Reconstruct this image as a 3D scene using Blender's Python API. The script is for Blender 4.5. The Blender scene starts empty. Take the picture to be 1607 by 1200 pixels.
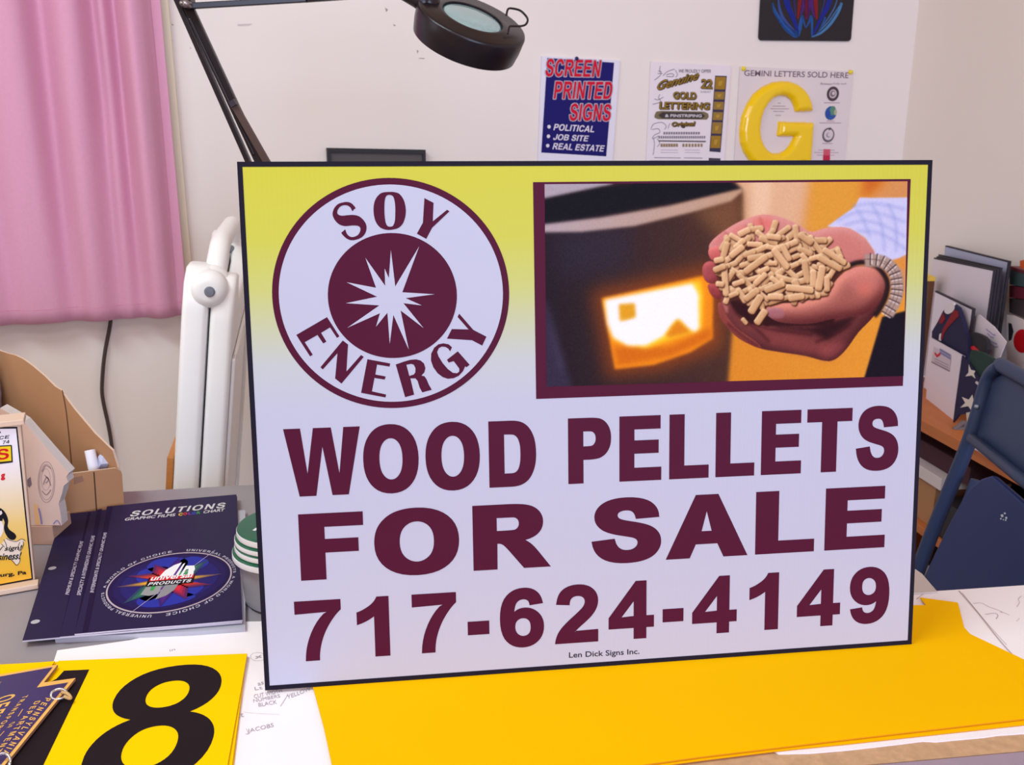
import bpy, math, random
import numpy as np
from mathutils import Vector, Matrix
from mathutils.geometry import tessellate_polygon

# ------------------------------------------------------------------ camera
C = bpy.context.scene.collection
FPX, CX, CY = 1464.0, 803.5, 600.0
CAM = np.array([0.0, 0.0, 1.279])
TZ = 0.80                                   # height of the papers on the table
g_ = np.array([-10.0, 5405.0, FPX]); g_ /= np.linalg.norm(g_)
up_ = -g_
fw_ = np.array([0, 0, 1.0]); fw_ = fw_ - up_ * (fw_ @ up_); fw_ /= np.linalg.norm(fw_)
rt_ = np.cross(fw_, up_)
rt_ = rt_ if rt_[0] > 0 else -rt_
W2C = np.stack([rt_, fw_, up_])             # rows: world x, y, z in camera axes (x right, y down, z forward)
cam = bpy.data.cameras.new('camera'); camo = bpy.data.objects.new('camera', cam); C.objects.link(camo)
cam.sensor_fit = 'HORIZONTAL'; cam.sensor_width = 36.0; cam.lens = 36.0 * FPX / 1607.0
cam.clip_start = 0.02
cam.dof.use_dof = True; cam.dof.focus_distance = 0.86; cam.dof.aperture_fstop = 18.0      # a phone camera's slight blur
cx_, cy_, cz_ = W2C @ np.array([1, 0, 0]), W2C @ np.array([0, -1, 0]), W2C @ np.array([0, 0, -1])
m4 = Matrix.Identity(4)
for i in range(3):
    m4[i][0], m4[i][1], m4[i][2], m4[i][3] = cx_[i], cy_[i], cz_[i], CAM[i]
camo.matrix_world = m4
bpy.context.scene.camera = camo

# ------------------------------------------------------------------ light and exposure
sc = bpy.context.scene
sc.view_settings.view_transform = 'Standard'
sc.view_settings.look = 'None'
sc.view_settings.gamma = 1.0
sc.view_settings.use_curve_mapping = False
sc.view_settings.exposure = 0.0
w = bpy.data.worlds.new('room_light'); sc.world = w; w.use_nodes = True
w.node_tree.nodes['Background'].inputs[0].default_value = (1.0, 0.63, 0.36, 1)
w.node_tree.nodes['Background'].inputs[1].default_value = 0.48


def area(name, loc, target, sx, sy, power, col):
    l = bpy.data.lights.new(name, 'AREA'); l.shape = 'RECTANGLE'; l.size = sx; l.size_y = sy
    l.energy = power; l.color = col
    o = bpy.data.objects.new(name, l); C.objects.link(o); o.location = loc
    o.rotation_euler = (Vector(target) - Vector(loc)).to_track_quat('-Z', 'Y').to_euler()
    return o


area('shop_window_daylight', (1.4, -2.5, 1.55), (0.15, 1.5, 1.2), 2.0, 1.35, 90, (0.60, 0.75, 1.08))
area('overhead_fill', (-0.95, 0.35, 2.5), (-0.35, 1.0, 0.8), 1.2, 0.35, 24, (0.80, 0.95, 1.0))  # unseen lamp added overhead to brighten the papers and table tops
area('left_fill', (-2.3, 0.7, 1.7), (0.6, 1.7, 1.1), 0.8, 0.9, 6, (0.86, 0.9, 1.0))  # weak unseen lamp added from the left to lift the right wall
area('overhead_fill_front', (0.3, -0.9, 2.5), (0.2, 0.9, 0.8), 1.6, 0.4, 12, (0.95, 0.85, 1.0))  # second unseen overhead lamp, added nearer the camera as fill

# ------------------------------------------------------------------ basic helpers


def ray(px, py):
    return W2C @ np.array([(px - CX) / FPX, (py - CY) / FPX, 1.0])


def at_y(px, py, Y):
    d = ray(px, py); return CAM + d * (Y / d[1])


def at_z(px, py, z):
    d = ray(px, py); return CAM + d * ((z - CAM[2]) / d[2])


def lin(c):
    c = np.asarray(c, float) / 255.0
    return np.where(c <= 0.04045, c / 12.92, ((c + 0.055) / 1.055) ** 2.4)


_mats = {}


def mat(name, rgb, rough=0.6, metal=0.0, spec=0.3, noise=None, bump=None, trans=0.0, coat=0.0):
    if name in _mats: return _mats[name]
    m = bpy.data.materials.new(name); m.use_nodes = True
    nt = m.node_tree; b = nt.nodes['Principled BSDF']
    col = tuple(np.clip(lin(rgb), 0, 0.93)) + (1,)
    b.inputs['Base Color'].default_value = col
    b.inputs['Roughness'].default_value = rough; b.inputs['Metallic'].default_value = metal
    b.inputs['Specular IOR Level'].default_value = spec
    b.inputs['Transmission Weight'].default_value = trans
    b.inputs['Coat Weight'].default_value = coat
    if noise or bump:
        tc = nt.nodes.new('ShaderNodeTexCoord')
    if noise:                               # (scale, amount, stretch)
        nz = nt.nodes.new('ShaderNodeTexNoise'); nz.inputs['Scale'].default_value = noise[0]
        nz.inputs['Detail'].default_value = 5
        mp = nt.nodes.new('ShaderNodeMapping'); mp.inputs['Scale'].default_value = noise[2] if len(noise) > 2 else (1, 1, 1)
        nt.links.new(tc.outputs['Object'], mp.inputs[0]); nt.links.new(mp.outputs[0], nz.inputs['Vector'])
        mx = nt.nodes.new('ShaderNodeMix'); mx.data_type = 'RGBA'
        k = noise[1]
        mx.inputs[6].default_value = tuple(min(1, x * (1 - k)) for x in col[:3]) + (1,)
        mx.inputs[7].default_value = tuple(min(.9, x * (1 + k)) for x in col[:3]) + (1,)
        nt.links.new(nz.outputs['Fac'], mx.inputs[0]); nt.links.new(mx.outputs[2], b.inputs['Base Color'])
    if bump:                                # (scale, strength)
        nz = nt.nodes.new('ShaderNodeTexNoise'); nz.inputs['Scale'].default_value = bump[0]
        nt.links.new(tc.outputs['Object'], nz.inputs['Vector'])
        bp = nt.nodes.new('ShaderNodeBump'); bp.inputs['Strength'].default_value = bump[1]; bp.inputs['Distance'].default_value = 0.002
        nt.links.new(nz.outputs['Fac'], bp.inputs['Height']); nt.links.new(bp.outputs[0], b.inputs['Normal'])
    _mats[name] = m
    return m


def ink(rgb, rough=0.55):
    return mat('ink_%d_%d_%d' % tuple(rgb), rgb, rough, spec=0.06)


def tag(o, label=None, cat=None, group=None, kind=None):
    if label: o['label'] = label
    if cat: o['category'] = cat
    if group: o['group'] = group
    if kind: o['kind'] = kind
    return o


WM = {}                                     # world matrix of each thing, shared by its parts


def thing(name, loc, label, cat, group=None, rz=0.0):
    o = bpy.data.objects.new(name, None); C.objects.link(o); o.empty_display_size = 0.05
    o.location = Vector(loc); o.rotation_euler = (0, 0, rz)
    WM[o.name] = Matrix.Translation(Vector(loc)) @ Matrix.Rotation(rz, 4, 'Z')
    return tag(o, label, cat, group)


def link(name, me, parent=None):
    o = bpy.data.objects.new(name, me); C.objects.link(o)
    if parent is not None:
        me.transform(WM[parent.name].inverted()); o.parent = parent; WM[o.name] = WM[parent.name]
    else:
        WM[o.name] = Matrix.Identity(4)
    return o


class MB:
    """collects shapes in world coordinates and links them as one mesh object"""

    def __init__(s): s.v = []; s.f = []; s.mi = []; s.m = 0

    def add(s, vs, fs, m=None):
        o = len(s.v); s.v += [tuple(map(float, p)) for p in vs]
        s.f += [tuple(i + o for i in f) for f in fs]; s.mi += [s.m if m is None else m] * len(fs)

    def box(s, c, size, rz=0.0, M=None, m=None):
        hx, hy, hz = [x / 2 for x in size]
        R = M if M is not None else Matrix.Rotation(rz, 3, 'Z')
        vs = []
        for z in (-hz, hz):
            for x, y in ((-hx, -hy), (hx, -hy), (hx, hy), (-hx, hy)):
                vs.append(Vector(c) + R @ Vector((x, y, z)))
        s.add(vs, [(3, 2, 1, 0), (4, 5, 6, 7), (0, 1, 5, 4), (1, 2, 6, 5), (2, 3, 7, 6), (3, 0, 4, 7)], m)

    def bar(s, a, b, wx, wy=None, hint=(0, 1, 0), m=None):
        a, b = Vector(a), Vector(b); wy = wy or wx
        d = (b - a).normalized(); h = Vector(hint)
        x = d.cross(h).normalized(); y = x.cross(d).normalized()
        R = Matrix((x, y, d)).transposed()
        s.box((a + b) / 2, (wx, wy, (b - a).length), M=R, m=m)

    def tube(s, path, r, n=12, caps=True, m=None):
        P = [Vector(p) for p in path]; k = len(P); rs = r if isinstance(r, (list, tuple)) else [r] * k
        vs = []; prev = None
        for i in range(k):
            t = (P[min(i + 1, k - 1)] - P[max(i - 1, 0)]).normalized()
            if prev is None:
                a = Vector((0, 0, 1)) if abs(t.z) < .9 else Vector((1, 0, 0))
                x = t.cross(a).normalized()
            else:
                x = (prev - t * prev.dot(t)).normalized()
            prev = x; y = t.cross(x)
            for j in range(n):
                an = 2 * math.pi * j / n
                vs.append(P[i] + (x * math.cos(an) + y * math.sin(an)) * rs[i])
        fs = [(i * n + j, i * n + (j + 1) % n, (i + 1) * n + (j + 1) % n, (i + 1) * n + j) for i in range(k - 1) for j in range(n)]
        if caps: fs += [tuple(range(n - 1, -1, -1)), tuple((k - 1) * n + j for j in range(n))]
        s.add(vs, fs, m)

    def lathe(s, prof, o, axis=(0, 0, 1), n=48, m=None):
        a = Vector(axis).normalized(); h = Vector((1, 0, 0)) if abs(a.x) < .9 else Vector((0, 1, 0))
        x = a.cross(h).normalized(); y = a.cross(x); o = Vector(o)
        vs = []
        for r, z in prof:
            for j in range(n):
                an = 2 * math.pi * j / n
                vs.append(o + a * z + (x * math.cos(an) + y * math.sin(an)) * max(r, 1e-5))
        fs = [(i * n + j, i * n + (j + 1) % n, (i + 1) * n + (j + 1) % n, (i + 1) * n + j) for i in range(len(prof) - 1) for j in range(n)]
        s.add(vs, fs, m)

    def prism(s, F, loop, h0, h1, m_front=None, m_side=None, m_back=None):
        """extrudes a 2-D loop of frame F from height h0 to h1"""
        k = len(loop)
        A = [F.pt(u, v, h1) for u, v in loop]; B = [F.pt(u, v, h0) for u, v in loop]
        tris = tessellate_polygon([[Vector((u, v, 0)) for u, v in loop]])
        s.add(A, [tuple(t) for t in tris], m_front)
        s.add(B, [tuple(t)[::-1] for t in tris], m_back if m_back is not None else m_front)
        s.add(A + B, [(i, (i + 1) % k, k + (i + 1) % k, k + i) for i in range(k)], m_side if m_side is not None else m_front)

    def build(s, name, mats, parent=None, smooth=False, bevel=0.0, auto=None):
        me = bpy.data.meshes.new(name); me.from_pydata(s.v, [], s.f); me.update()
        for m in (mats if isinstance(mats, (list, tuple)) else [mats]): me.materials.append(m)
        me.polygons.foreach_set('material_index', s.mi)
        import bmesh
        bm = bmesh.new(); bm.from_mesh(me); bmesh.ops.remove_doubles(bm, verts=bm.verts, dist=1e-6)
        bmesh.ops.recalc_face_normals(bm, faces=bm.faces); bm.to_mesh(me); bm.free()
        o = link(name, me, parent)
        if smooth: me.shade_smooth()
        if auto is not None: me.shade_smooth(); me.set_sharp_from_angle(angle=math.radians(auto))
        if bevel:
            b = o.modifiers.new('bevel', 'BEVEL'); b.width = bevel; b.segments = 2; b.limit_method = 'ANGLE'
        return o


class Frame:
    def __init__(s, o, ux, uy):
        s.o = np.array(o, float); s.ux = np.array(ux, float) / np.linalg.norm(ux)
        uy = np.array(uy, float); uy = uy - s.ux * (uy @ s.ux); s.uy = uy / np.linalg.norm(uy)
        s.n = np.cross(s.ux, s.uy)

    def pt(s, u, v, h=0.0): return s.o + s.ux * u + s.uy * v + s.n * h

    def uv(s, px, py, h=0.0):
        d = ray(px, py); o = s.o + s.n * h
        p = CAM + d * (((o - CAM) @ s.n) / (d @ s.n)) - o
        return np.array([p @ s.ux, p @ s.uy])

    def poly(s, pts, h=0.0): return [s.uv(x, y, h) for x, y in pts]


def crop(pts, ox, oy, sc_):
    return [(ox + x / sc_, oy + y / sc_) for x, y in pts]


def smooth_loop(pts, n=4, closed=True):
    P = [np.array(p, float) for p in pts]; k = len(P); out = []
    for i in range(k if closed else k - 1):
        p0, p1, p2, p3 = (P[(i - 1) % k], P[i], P[(i + 1) % k], P[(i + 2) % k]) if closed else (P[max(i - 1, 0)], P[i], P[i + 1], P[min(i + 2, k - 1)])
        for j in range(n):
            t = j / n
            out.append(0.5 * ((2 * p1) + (-p0 + p2) * t + (2 * p0 - 5 * p1 + 4 * p2 - p3) * t * t + (-p0 + 3 * p1 - 3 * p2 + p3) * t ** 3))
    if not closed: out.append(P[-1])
    return out


def ellipse(c, a, b, n=64, rot=0.0):
    ca, sa = math.cos(rot), math.sin(rot)
    return [(c[0] + a * math.cos(t) * ca - b * math.sin(t) * sa, c[1] + a * math.cos(t) * sa + b * math.sin(t) * ca) for t in [2 * math.pi * i / n for i in range(n)]]


def ribbon(pts, wd):
    P = [np.array(p, float) for p in pts]; k = len(P); L = []; R = []
    ws = wd if isinstance(wd, (list, tuple)) else [wd] * k
    for i in range(k):
        t = P[min(i + 1, k - 1)] - P[max(i - 1, 0)]; t = t / (np.linalg.norm(t) + 1e-12)
        n = np.array([-t[1], t[0]]); L.append(P[i] + n * ws[i] / 2); R.append(P[i] - n * ws[i] / 2)
    return L, R


# ------------------------------------------------------------------ a small bold face
GLY = {
 'A': (1479, 'M1471 0 H1149 L1021 333 H435 L314 0 H0 L571 1466 H884 Z M926 580 L724 1124 L526 580 Z'),
 'B': (1479, 'M150 1466 H736 Q910 1466 995 1451 Q1081 1437 1148 1391 Q1216 1345 1261 1268 Q1306 1192 1306 1097 Q1306 994 1250 908 Q1195 822 1100 779 Q1234 740 1306 646 Q1378 552 1378 425 Q1378 325 1331 230 Q1285 136 1204 79 Q1124 23 1006 10 Q932 2 649 0 H150 Z M446 1222 V883 H640 Q813 883 855 888 Q931 897 974 940 Q1018 984 1018 1056 Q1018 1125 980 1168 Q942 1211 867 1220 Q822 1222 610 1222 Z M446 639 V247 H720 Q880 247 923 256 Q989 268 1030 314 Q1072 361 1072 439 Q1072 505 1040 551 Q1008 597 947 618 Q887 639 685 639 Z'),
 'C': (1479, 'M1087 539 L1374 448 Q1308 208 1154 91 Q1001 -25 765 -25 Q473 -25 285 174 Q97 374 97 720 Q97 1086 286 1288 Q475 1491 783 1491 Q1052 1491 1220 1332 Q1320 1238 1370 1062 L1077 992 Q1051 1106 968 1172 Q886 1238 768 1238 Q605 1238 503 1121 Q402 1004 402 742 Q402 464 502 346 Q602 228 762 228 Q880 228 965 303 Q1050 378 1087 539 Z'),
 'D': (1479, 'M148 1466 H689 Q872 1466 968 1438 Q1097 1400 1189 1303 Q1281 1206 1329 1065 Q1377 925 1377 719 Q1377 538 1332 407 Q1277 247 1175 148 Q1098 73 967 31 Q869 0 705 0 H148 Z M444 1218 V247 H665 Q789 247 844 261 Q916 279 963 322 Q1011 365 1041 463 Q1071 562 1071 732 Q1071 902 1041 993 Q1011 1084 957 1135 Q903 1186 820 1204 Q758 1218 577 1218 Z'),
 'E': (1366, 'M149 0 V1466 H1236 V1218 H445 V893 H1181 V646 H445 V247 H1264 V0 Z'),
 'F': (1251, 'M151 0 V1466 H1156 V1218 H447 V871 H1059 V623 H447 V0 Z'),
 'G': (1593, 'M831 539 V786 H1469 V202 Q1376 112 1199 43 Q1023 -25 842 -25 Q612 -25 441 71 Q270 168 184 347 Q98 527 98 738 Q98 967 194 1145 Q290 1323 475 1418 Q616 1491 826 1491 Q1099 1491 1252 1376 Q1406 1262 1450 1060 L1156 1005 Q1125 1113 1039 1175 Q954 1238 826 1238 Q632 1238 517 1115 Q403 992 403 750 Q403 489 519 358 Q635 228 823 228 Q916 228 1009 264 Q1103 301 1170 353 V539 Z'),
 'H': (1479, 'M150 0 V1466 H446 V889 H1026 V1466 H1322 V0 H1026 V641 H446 V0 Z'),
 'I': (569, 'M140 0 V1466 H436 V0 Z'),
 'J': (1139, 'M751 1466 H1046 V538 Q1046 356 1014 258 Q971 130 858 52 Q745 -25 560 -25 Q343 -25 226 96 Q109 218 108 453 L387 485 Q392 359 424 307 Q472 228 570 228 Q669 228 710 284 Q751 341 751 519 Z'),
 'L': (1251, 'M157 0 V1466 H453 V247 H1189 V0 Z'),
 'M': (1706, 'M145 0 V1466 H588 L854 466 L1117 1466 H1561 V0 H1286 V1154 L995 0 H710 L420 1154 V0 Z'),
 'N': (1479, 'M152 0 V1466 H440 L1040 487 V1466 H1315 V0 H1018 L427 956 V0 Z'),
 'O': (1593, 'M89 724 Q89 948 156 1100 Q206 1212 292 1301 Q379 1390 482 1433 Q619 1491 798 1491 Q1122 1491 1316 1290 Q1511 1089 1511 731 Q1511 376 1318 175 Q1125 -25 802 -25 Q475 -25 282 174 Q89 374 89 724 Z M394 734 Q394 485 509 356 Q624 228 801 228 Q978 228 1091 355 Q1205 483 1205 738 Q1205 990 1094 1114 Q984 1238 801 1238 Q618 1238 506 1112 Q394 987 394 734 Z'),
 'P': (1366, 'M149 0 V1466 H624 Q894 1466 976 1444 Q1102 1411 1187 1300 Q1272 1190 1272 1015 Q1272 880 1223 788 Q1174 696 1098 643 Q1023 591 945 574 Q839 553 638 553 H445 V0 Z M445 1218 V802 H607 Q782 802 841 825 Q900 848 933 897 Q967 946 967 1011 Q967 1091 920 1143 Q873 1195 801 1208 Q748 1218 588 1218 Z'),
 'R': (1479, 'M150 0 V1466 H773 Q1008 1466 1114 1426 Q1221 1387 1285 1286 Q1349 1185 1349 1055 Q1349 890 1252 782 Q1155 675 962 647 Q1058 591 1120 524 Q1183 457 1289 286 L1468 0 H1114 L900 319 Q786 490 744 534 Q702 579 655 595 Q608 612 506 612 H446 V0 Z M446 846 H665 Q878 846 931 864 Q984 882 1014 926 Q1044 970 1044 1036 Q1044 1110 1004 1155 Q965 1201 893 1213 Q857 1218 677 1218 H446 Z'),
 'S': (1366, 'M74 477 L362 505 Q388 360 467 292 Q547 224 682 224 Q825 224 897 284 Q970 345 970 426 Q970 478 939 514 Q909 551 833 578 Q781 596 596 642 Q358 701 262 787 Q127 908 127 1082 Q127 1194 190 1291 Q254 1389 373 1440 Q493 1491 662 1491 Q938 1491 1077 1370 Q1217 1249 1224 1047 L928 1034 Q909 1147 846 1196 Q784 1246 659 1246 Q530 1246 457 1193 Q410 1159 410 1102 Q410 1050 454 1013 Q510 966 726 915 Q942 864 1045 809 Q1149 755 1207 660 Q1266 566 1266 427 Q1266 301 1196 191 Q1126 81 998 27 Q870 -26 679 -26 Q401 -26 252 102 Q103 231 74 477 Z'),
 'T': (1251, 'M479 0 V1218 H44 V1466 H1209 V1218 H775 V0 Z'),
 'U': (1479, 'M147 1466 H443 V672 Q443 483 454 427 Q473 337 544 282 Q616 228 740 228 Q866 228 930 279 Q994 331 1007 406 Q1020 481 1020 655 V1466 H1316 V696 Q1316 432 1292 323 Q1268 214 1203 139 Q1139 64 1031 19 Q923 -25 749 -25 Q539 -25 430 23 Q322 72 259 149 Q196 227 176 311 Q147 436 147 680 Z'),
 'V': (1366, 'M523 0 L-1 1466 H320 L691 381 L1050 1466 H1364 L839 0 Z'),
 'W': (1933, 'M358 0 L8 1466 H311 L532 459 L800 1466 H1152 L1409 442 L1634 1466 H1932 L1576 0 H1262 L970 1096 L679 0 Z'),
 'Y': (1366, 'M546 0 V617 L9 1466 H356 L701 886 L1039 1466 H1380 L841 615 V0 Z'),
 '1': (1139, 'M806 0 H525 V1059 Q371 915 162 846 V1101 Q272 1137 401 1237 Q530 1338 578 1472 H806 Z'),
 '2': (1139, 'M1036 261 V0 H51 Q67 148 147 280 Q227 413 463 632 Q653 809 696 872 Q754 959 754 1044 Q754 1138 703 1188 Q653 1239 564 1239 Q476 1239 424 1186 Q372 1133 364 1010 L84 1038 Q109 1270 241 1371 Q373 1472 571 1472 Q788 1472 912 1355 Q1036 1238 1036 1064 Q1036 965 1000 875 Q965 786 888 688 Q837 623 704 501 Q571 379 535 339 Q500 299 478 261 Z'),
 '4': (1139, 'M638 0 V295 H38 V541 L674 1472 H910 V542 H1092 V295 H910 V0 Z M638 542 V1043 L301 542 Z'),
 '6': (1139, 'M1041 1106 L769 1076 Q759 1160 717 1200 Q675 1240 608 1240 Q519 1240 457 1160 Q396 1080 380 827 Q485 951 641 951 Q817 951 942 817 Q1068 683 1068 471 Q1068 246 936 110 Q804 -26 597 -26 Q375 -26 232 146 Q89 319 89 712 Q89 1115 238 1293 Q387 1471 625 1471 Q792 1471 901 1377 Q1011 1284 1041 1106 Z M404 494 Q404 357 467 282 Q530 208 611 208 Q689 208 741 269 Q793 330 793 469 Q793 612 737 678 Q681 745 597 745 Q516 745 460 681 Q404 618 404 494 Z'),
 '7': (1139, 'M87 1206 V1466 H1045 V1261 Q926 1144 804 926 Q682 708 617 463 Q553 218 554 0 H284 Q292 342 425 676 Q558 1010 780 1206 Z'),
 '8': (1139, 'M328 790 Q219 836 169 916 Q120 997 120 1093 Q120 1257 234 1364 Q349 1471 560 1471 Q769 1471 884 1364 Q1000 1257 1000 1093 Q1000 991 947 911 Q894 832 798 790 Q920 741 983 647 Q1047 553 1047 430 Q1047 227 917 100 Q788 -27 573 -27 Q373 -27 240 78 Q83 202 83 418 Q83 537 142 636 Q201 736 328 790 Z M386 1073 Q386 989 433 942 Q481 895 560 895 Q640 895 688 942 Q736 990 736 1074 Q736 1153 688 1200 Q641 1248 563 1248 Q482 1248 434 1200 Q386 1152 386 1073 Z M361 437 Q361 321 420 256 Q480 191 569 191 Q656 191 713 253 Q770 316 770 434 Q770 537 712 599 Q654 662 565 662 Q462 662 411 591 Q361 520 361 437 Z'),
 '-': (682, 'M115 391 V672 H667 V391 Z'),
}


def glyph(ch):
    if ch == '9':
        return 1139, [[(1137 - x, 1445 - y) for x, y in l] for l in glyph('6')[1]]
    adv, d = GLY[ch]; tk = d.replace('Z', ' Z ').split(); loops = []; cur = None; i = 0; pos = (0, 0)
    while i < len(tk):
        t = tk[i]; c = t[0]
        if c == 'Z': loops.append(cur); i += 1; continue
        if c == 'M': pos = (float(t[1:]), float(tk[i + 1])); cur = [pos]; i += 2
        elif c == 'L': pos = (float(t[1:]), float(tk[i + 1])); cur.append(pos); i += 2
        elif c == 'H': pos = (float(t[1:]), pos[1]); cur.append(pos); i += 1
        elif c == 'V': pos = (pos[0], float(t[1:])); cur.append(pos); i += 1
        elif c == 'Q':
            q = (float(t[1:]), float(tk[i + 1])); e = (float(tk[i + 2]), float(tk[i + 3]))
            for j in range(1, 6):
                s = j / 5
                cur.append(((1 - s) ** 2 * pos[0] + 2 * s * (1 - s) * q[0] + s * s * e[0], (1 - s) ** 2 * pos[1] + 2 * s * (1 - s) * q[1] + s * s * e[1]))
            pos = e; i += 4
    out = []
    for l in loops:
        if abs(l[0][0] - l[-1][0]) < 1e-6 and abs(l[0][1] - l[-1][1]) < 1e-6: l = l[:-1]
        out.append(l)
    return adv, out


def text_loops(s, track=0):
    """letters of s, x from 0 to 1 over the ink, y from 0 (baseline) to 1 (cap height)"""
    x = 0; L = []
    for ch in s:
        if ch == ' ': x += 569 + track; continue
        adv, lo = glyph(ch); L.append([[(px + x, py) for px, py in l] for l in lo]); x += adv + track
    xs = [p[0] for g in L for l in g for p in l]; x0, x1 = min(xs), max(xs)
    return [[[((px - x0) / (x1 - x0), py / 1466.0) for px, py in l] for l in g] for g in L]


_bf = {}


def bfont(s, fat=0.0):
    if (s, fat) in _bf: return _bf[(s, fat)]
    c = bpy.data.curves.new('tmp', 'FONT'); c.body = s; c.offset = fat; c.resolution_u = 4
    o = bpy.data.objects.new('tmp', c); C.objects.link(o); bpy.context.view_layer.update()
    me = bpy.data.meshes.new_from_object(o.evaluated_get(bpy.context.evaluated_depsgraph_get()))
    v = np.array([p.co[:2] for p in me.vertices]); f = [tuple(p.vertices) for p in me.polygons]
    bpy.data.objects.remove(o); bpy.data.curves.remove(c); bpy.data.meshes.remove(me)
    v = (v - v.min(0)) / (v.max(0) - v.min(0))
    _bf[(s, fat)] = (v, f); return v, f


class Print:
    """flat ink on the plane of a frame; each layer lies a hair above the last"""

    def __init__(s, F, h=0.0, dh=0.0002): s.F = F; s.h = h; s.dh = dh; s.mb = MB(); s.cols = []; s.mats = []

    def mi(s, col):
        m = col if isinstance(col, bpy.types.Material) else ink(col)
        if m not in s.mats: s.mats.append(m)
        return s.mats.index(m)

    def mesh(s, V, faces, col, layer=1):
        s.mb.add([s.F.pt(u, v, s.h + layer * s.dh) for u, v in V], faces, s.mi(col))

    def loops(s, loops, col, layer=1):
        V = [p for l in loops for p in l]
        tr = tessellate_polygon([[Vector((float(p[0]), float(p[1]), 0)) for p in l] for l in loops])
        s.mesh(V, [tuple(t) for t in tr], col, layer)

    def px(s, pts, col, layer=1): s.loops([[s.F.uv(x, y, s.h) for x, y in pts]], col, layer)

    def line(s, uvs, wd, col, layer=1):
        L, R = ribbon(uvs, wd); k = len(L)
        s.mesh(L + R, [(i, i + 1, k + i + 1, k + i) for i in range(k - 1)], col, layer)

    def pxline(s, pts, wpx, col, layer=1, sm=True):
        q = [s.F.uv(x, y, s.h) for x, y in pts]
        if sm and len(q) > 2: q = smooth_loop(q, 5, closed=False)
        a = s.F.uv(pts[0][0], pts[0][1], s.h); b = s.F.uv(pts[0][0] + 1, pts[0][1], s.h)
        k = np.linalg.norm(b - a)
        wd = [x * k for x in np.interp(np.linspace(0, 1, len(q)), np.linspace(0, 1, len(wpx)), wpx)] if isinstance(wpx, (list, tuple)) else wpx * k
        s.line(q, wd, col, layer)

    def text(s, t, bl, br, tl, col, layer=1, track=0, grow=0):
        a, b, c = [s.F.uv(*p, s.h) for p in (bl, br, tl)]
        for g in text_loops(t, track):
            s.loops([[a + (b - a) * x + (c - a) * y for x, y in l] for l in g], col, layer)

    def btext(s, t, bl, br, tl, col, layer=1, fat=0.0):
        a, b, c = [s.F.uv(*p, s.h) for p in (bl, br, tl)]
        v, f = bfont(t, fat)
        s.mesh([a + (b - a) * x + (c - a) * y for x, y in v], f, col, layer)

    def build(s, name, parent):
        me = bpy.data.meshes.new(name); me.from_pydata(s.mb.v, [], s.mb.f); me.update()
        for m in s.mats: me.materials.append(m)
        me.polygons.foreach_set('material_index', s.mb.mi)
        return link(name, me, parent)


def flat_sheet(name, mats, parent, pts, z0, z1, ms=None):
    """a thin sheet lying level, its outline given where it meets the level z1"""
    F = Frame((0, 0, 0), (1, 0, 0), (0, 1, 0)); mb = MB()
    loop = [tuple(at_z(x, y, z1)[:2]) for x, y in pts]
    mb.prism(F, loop, z0, z1, 0, ms if ms is not None else 0)
    return mb.build(name, mats, parent)


LEVEL = lambda z: Frame((0, 0, z), (1, 0, 0), (0, 1, 0))

# ------------------------------------------------------------------ the room
PSI = math.radians(16.5)
WF = Frame((0, 2.3, 0), (math.cos(PSI), math.sin(PSI), 0), (0, 0, 1))      # back wall; its normal looks into the room
CORNER = 1.208
RF = Frame(WF.pt(CORNER, 0), (-WF.n[0] * -1, -WF.n[1] * -1, 0), (0, 0, 1))  # right wall, running towards the camera

wall_paint = mat('wall_paint', (234, 225, 220), 0.75, spec=0.15, noise=(2.2, 0.03), bump=(60, 0.06))
mb = MB(); mb.prism(WF, [(-2.6, 0), (CORNER, 0), (CORNER, 2.6), (-2.6, 2.6)], -0.10, 0.0)
wall_back = tag(mb.build('wall_back', wall_paint), kind='structure')
mb = MB(); mb.prism(Frame(WF.pt(CORNER, 0), WF.n, (0, 0, 1)), [(-0.1, 0), (2.6, 0), (2.6, 2.6), (-0.1, 2.6)], 0.0, 0.10)
wall_right = tag(mb.build('wall_right', wall_paint), kind='structure')
mb = MB(); mb.box((0.1, 0.9, -0.025), (5.2, 5.0, 0.05))
floor = tag(mb.build('floor', mat('floor_vinyl', (120, 108, 98), 0.6, noise=(6, 0.15))), kind='structure')
pr = Print(WF, 0.0003)
for pts in ([(604, 12), (609, 15), (606, 19)], [(617, 38), (622, 40), (618, 41)], [(654, 78), (657, 80), (655, 84)], [(657, 91), (666, 91), (666, 92.5), (657, 92)],
            [(268, 60), (271, 63), (269, 66)], [(258, 86), (264, 88), (262, 90)], [(269, 37), (273, 39), (270, 40)], [(298, 74), (300, 75), (299, 77)], [(372, 38), (396, 37), (392, 40), (374, 41)]):
    pr.px(pts, (204, 192, 190) if pts[0][0] == 372 else (160, 146, 146))
pr.build('scuff_marks', wall_back)

# window behind the curtain: casing, pane
uR = WF.uv(288, 480)[0]
u_tr0, u_tr1 = WF.uv(240, 0, 0.02)[0], WF.uv(264, 0, 0.02)[0]
win = thing('window_1', WF.pt(u_tr1 - 0.9, 0.9), None, None); win['kind'] = 'structure'
mb = MB(); cas = mat('casing_cream', (226, 212, 186), 0.5, spec=0.3, noise=(9, 0.04))
zb = 0.90
mb.prism(WF, [(u_tr0, zb), (u_tr1, zb), (u_tr1, 2.2), (u_tr0, 2.2)], 0.001, 0.022)
mb.prism(WF, [(u_tr0 - 1.3, zb), (u_tr0 - 1.24, zb), (u_tr0 - 1.24, 2.2), (u_tr0 - 1.3, 2.2)], 0.001, 0.022)
mb.prism(WF, [(u_tr0 - 1.24, zb), (u_tr0, zb), (u_tr0, zb + 0.05), (u_tr0 - 1.24, zb + 0.05)], 0.001, 0.026)
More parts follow.
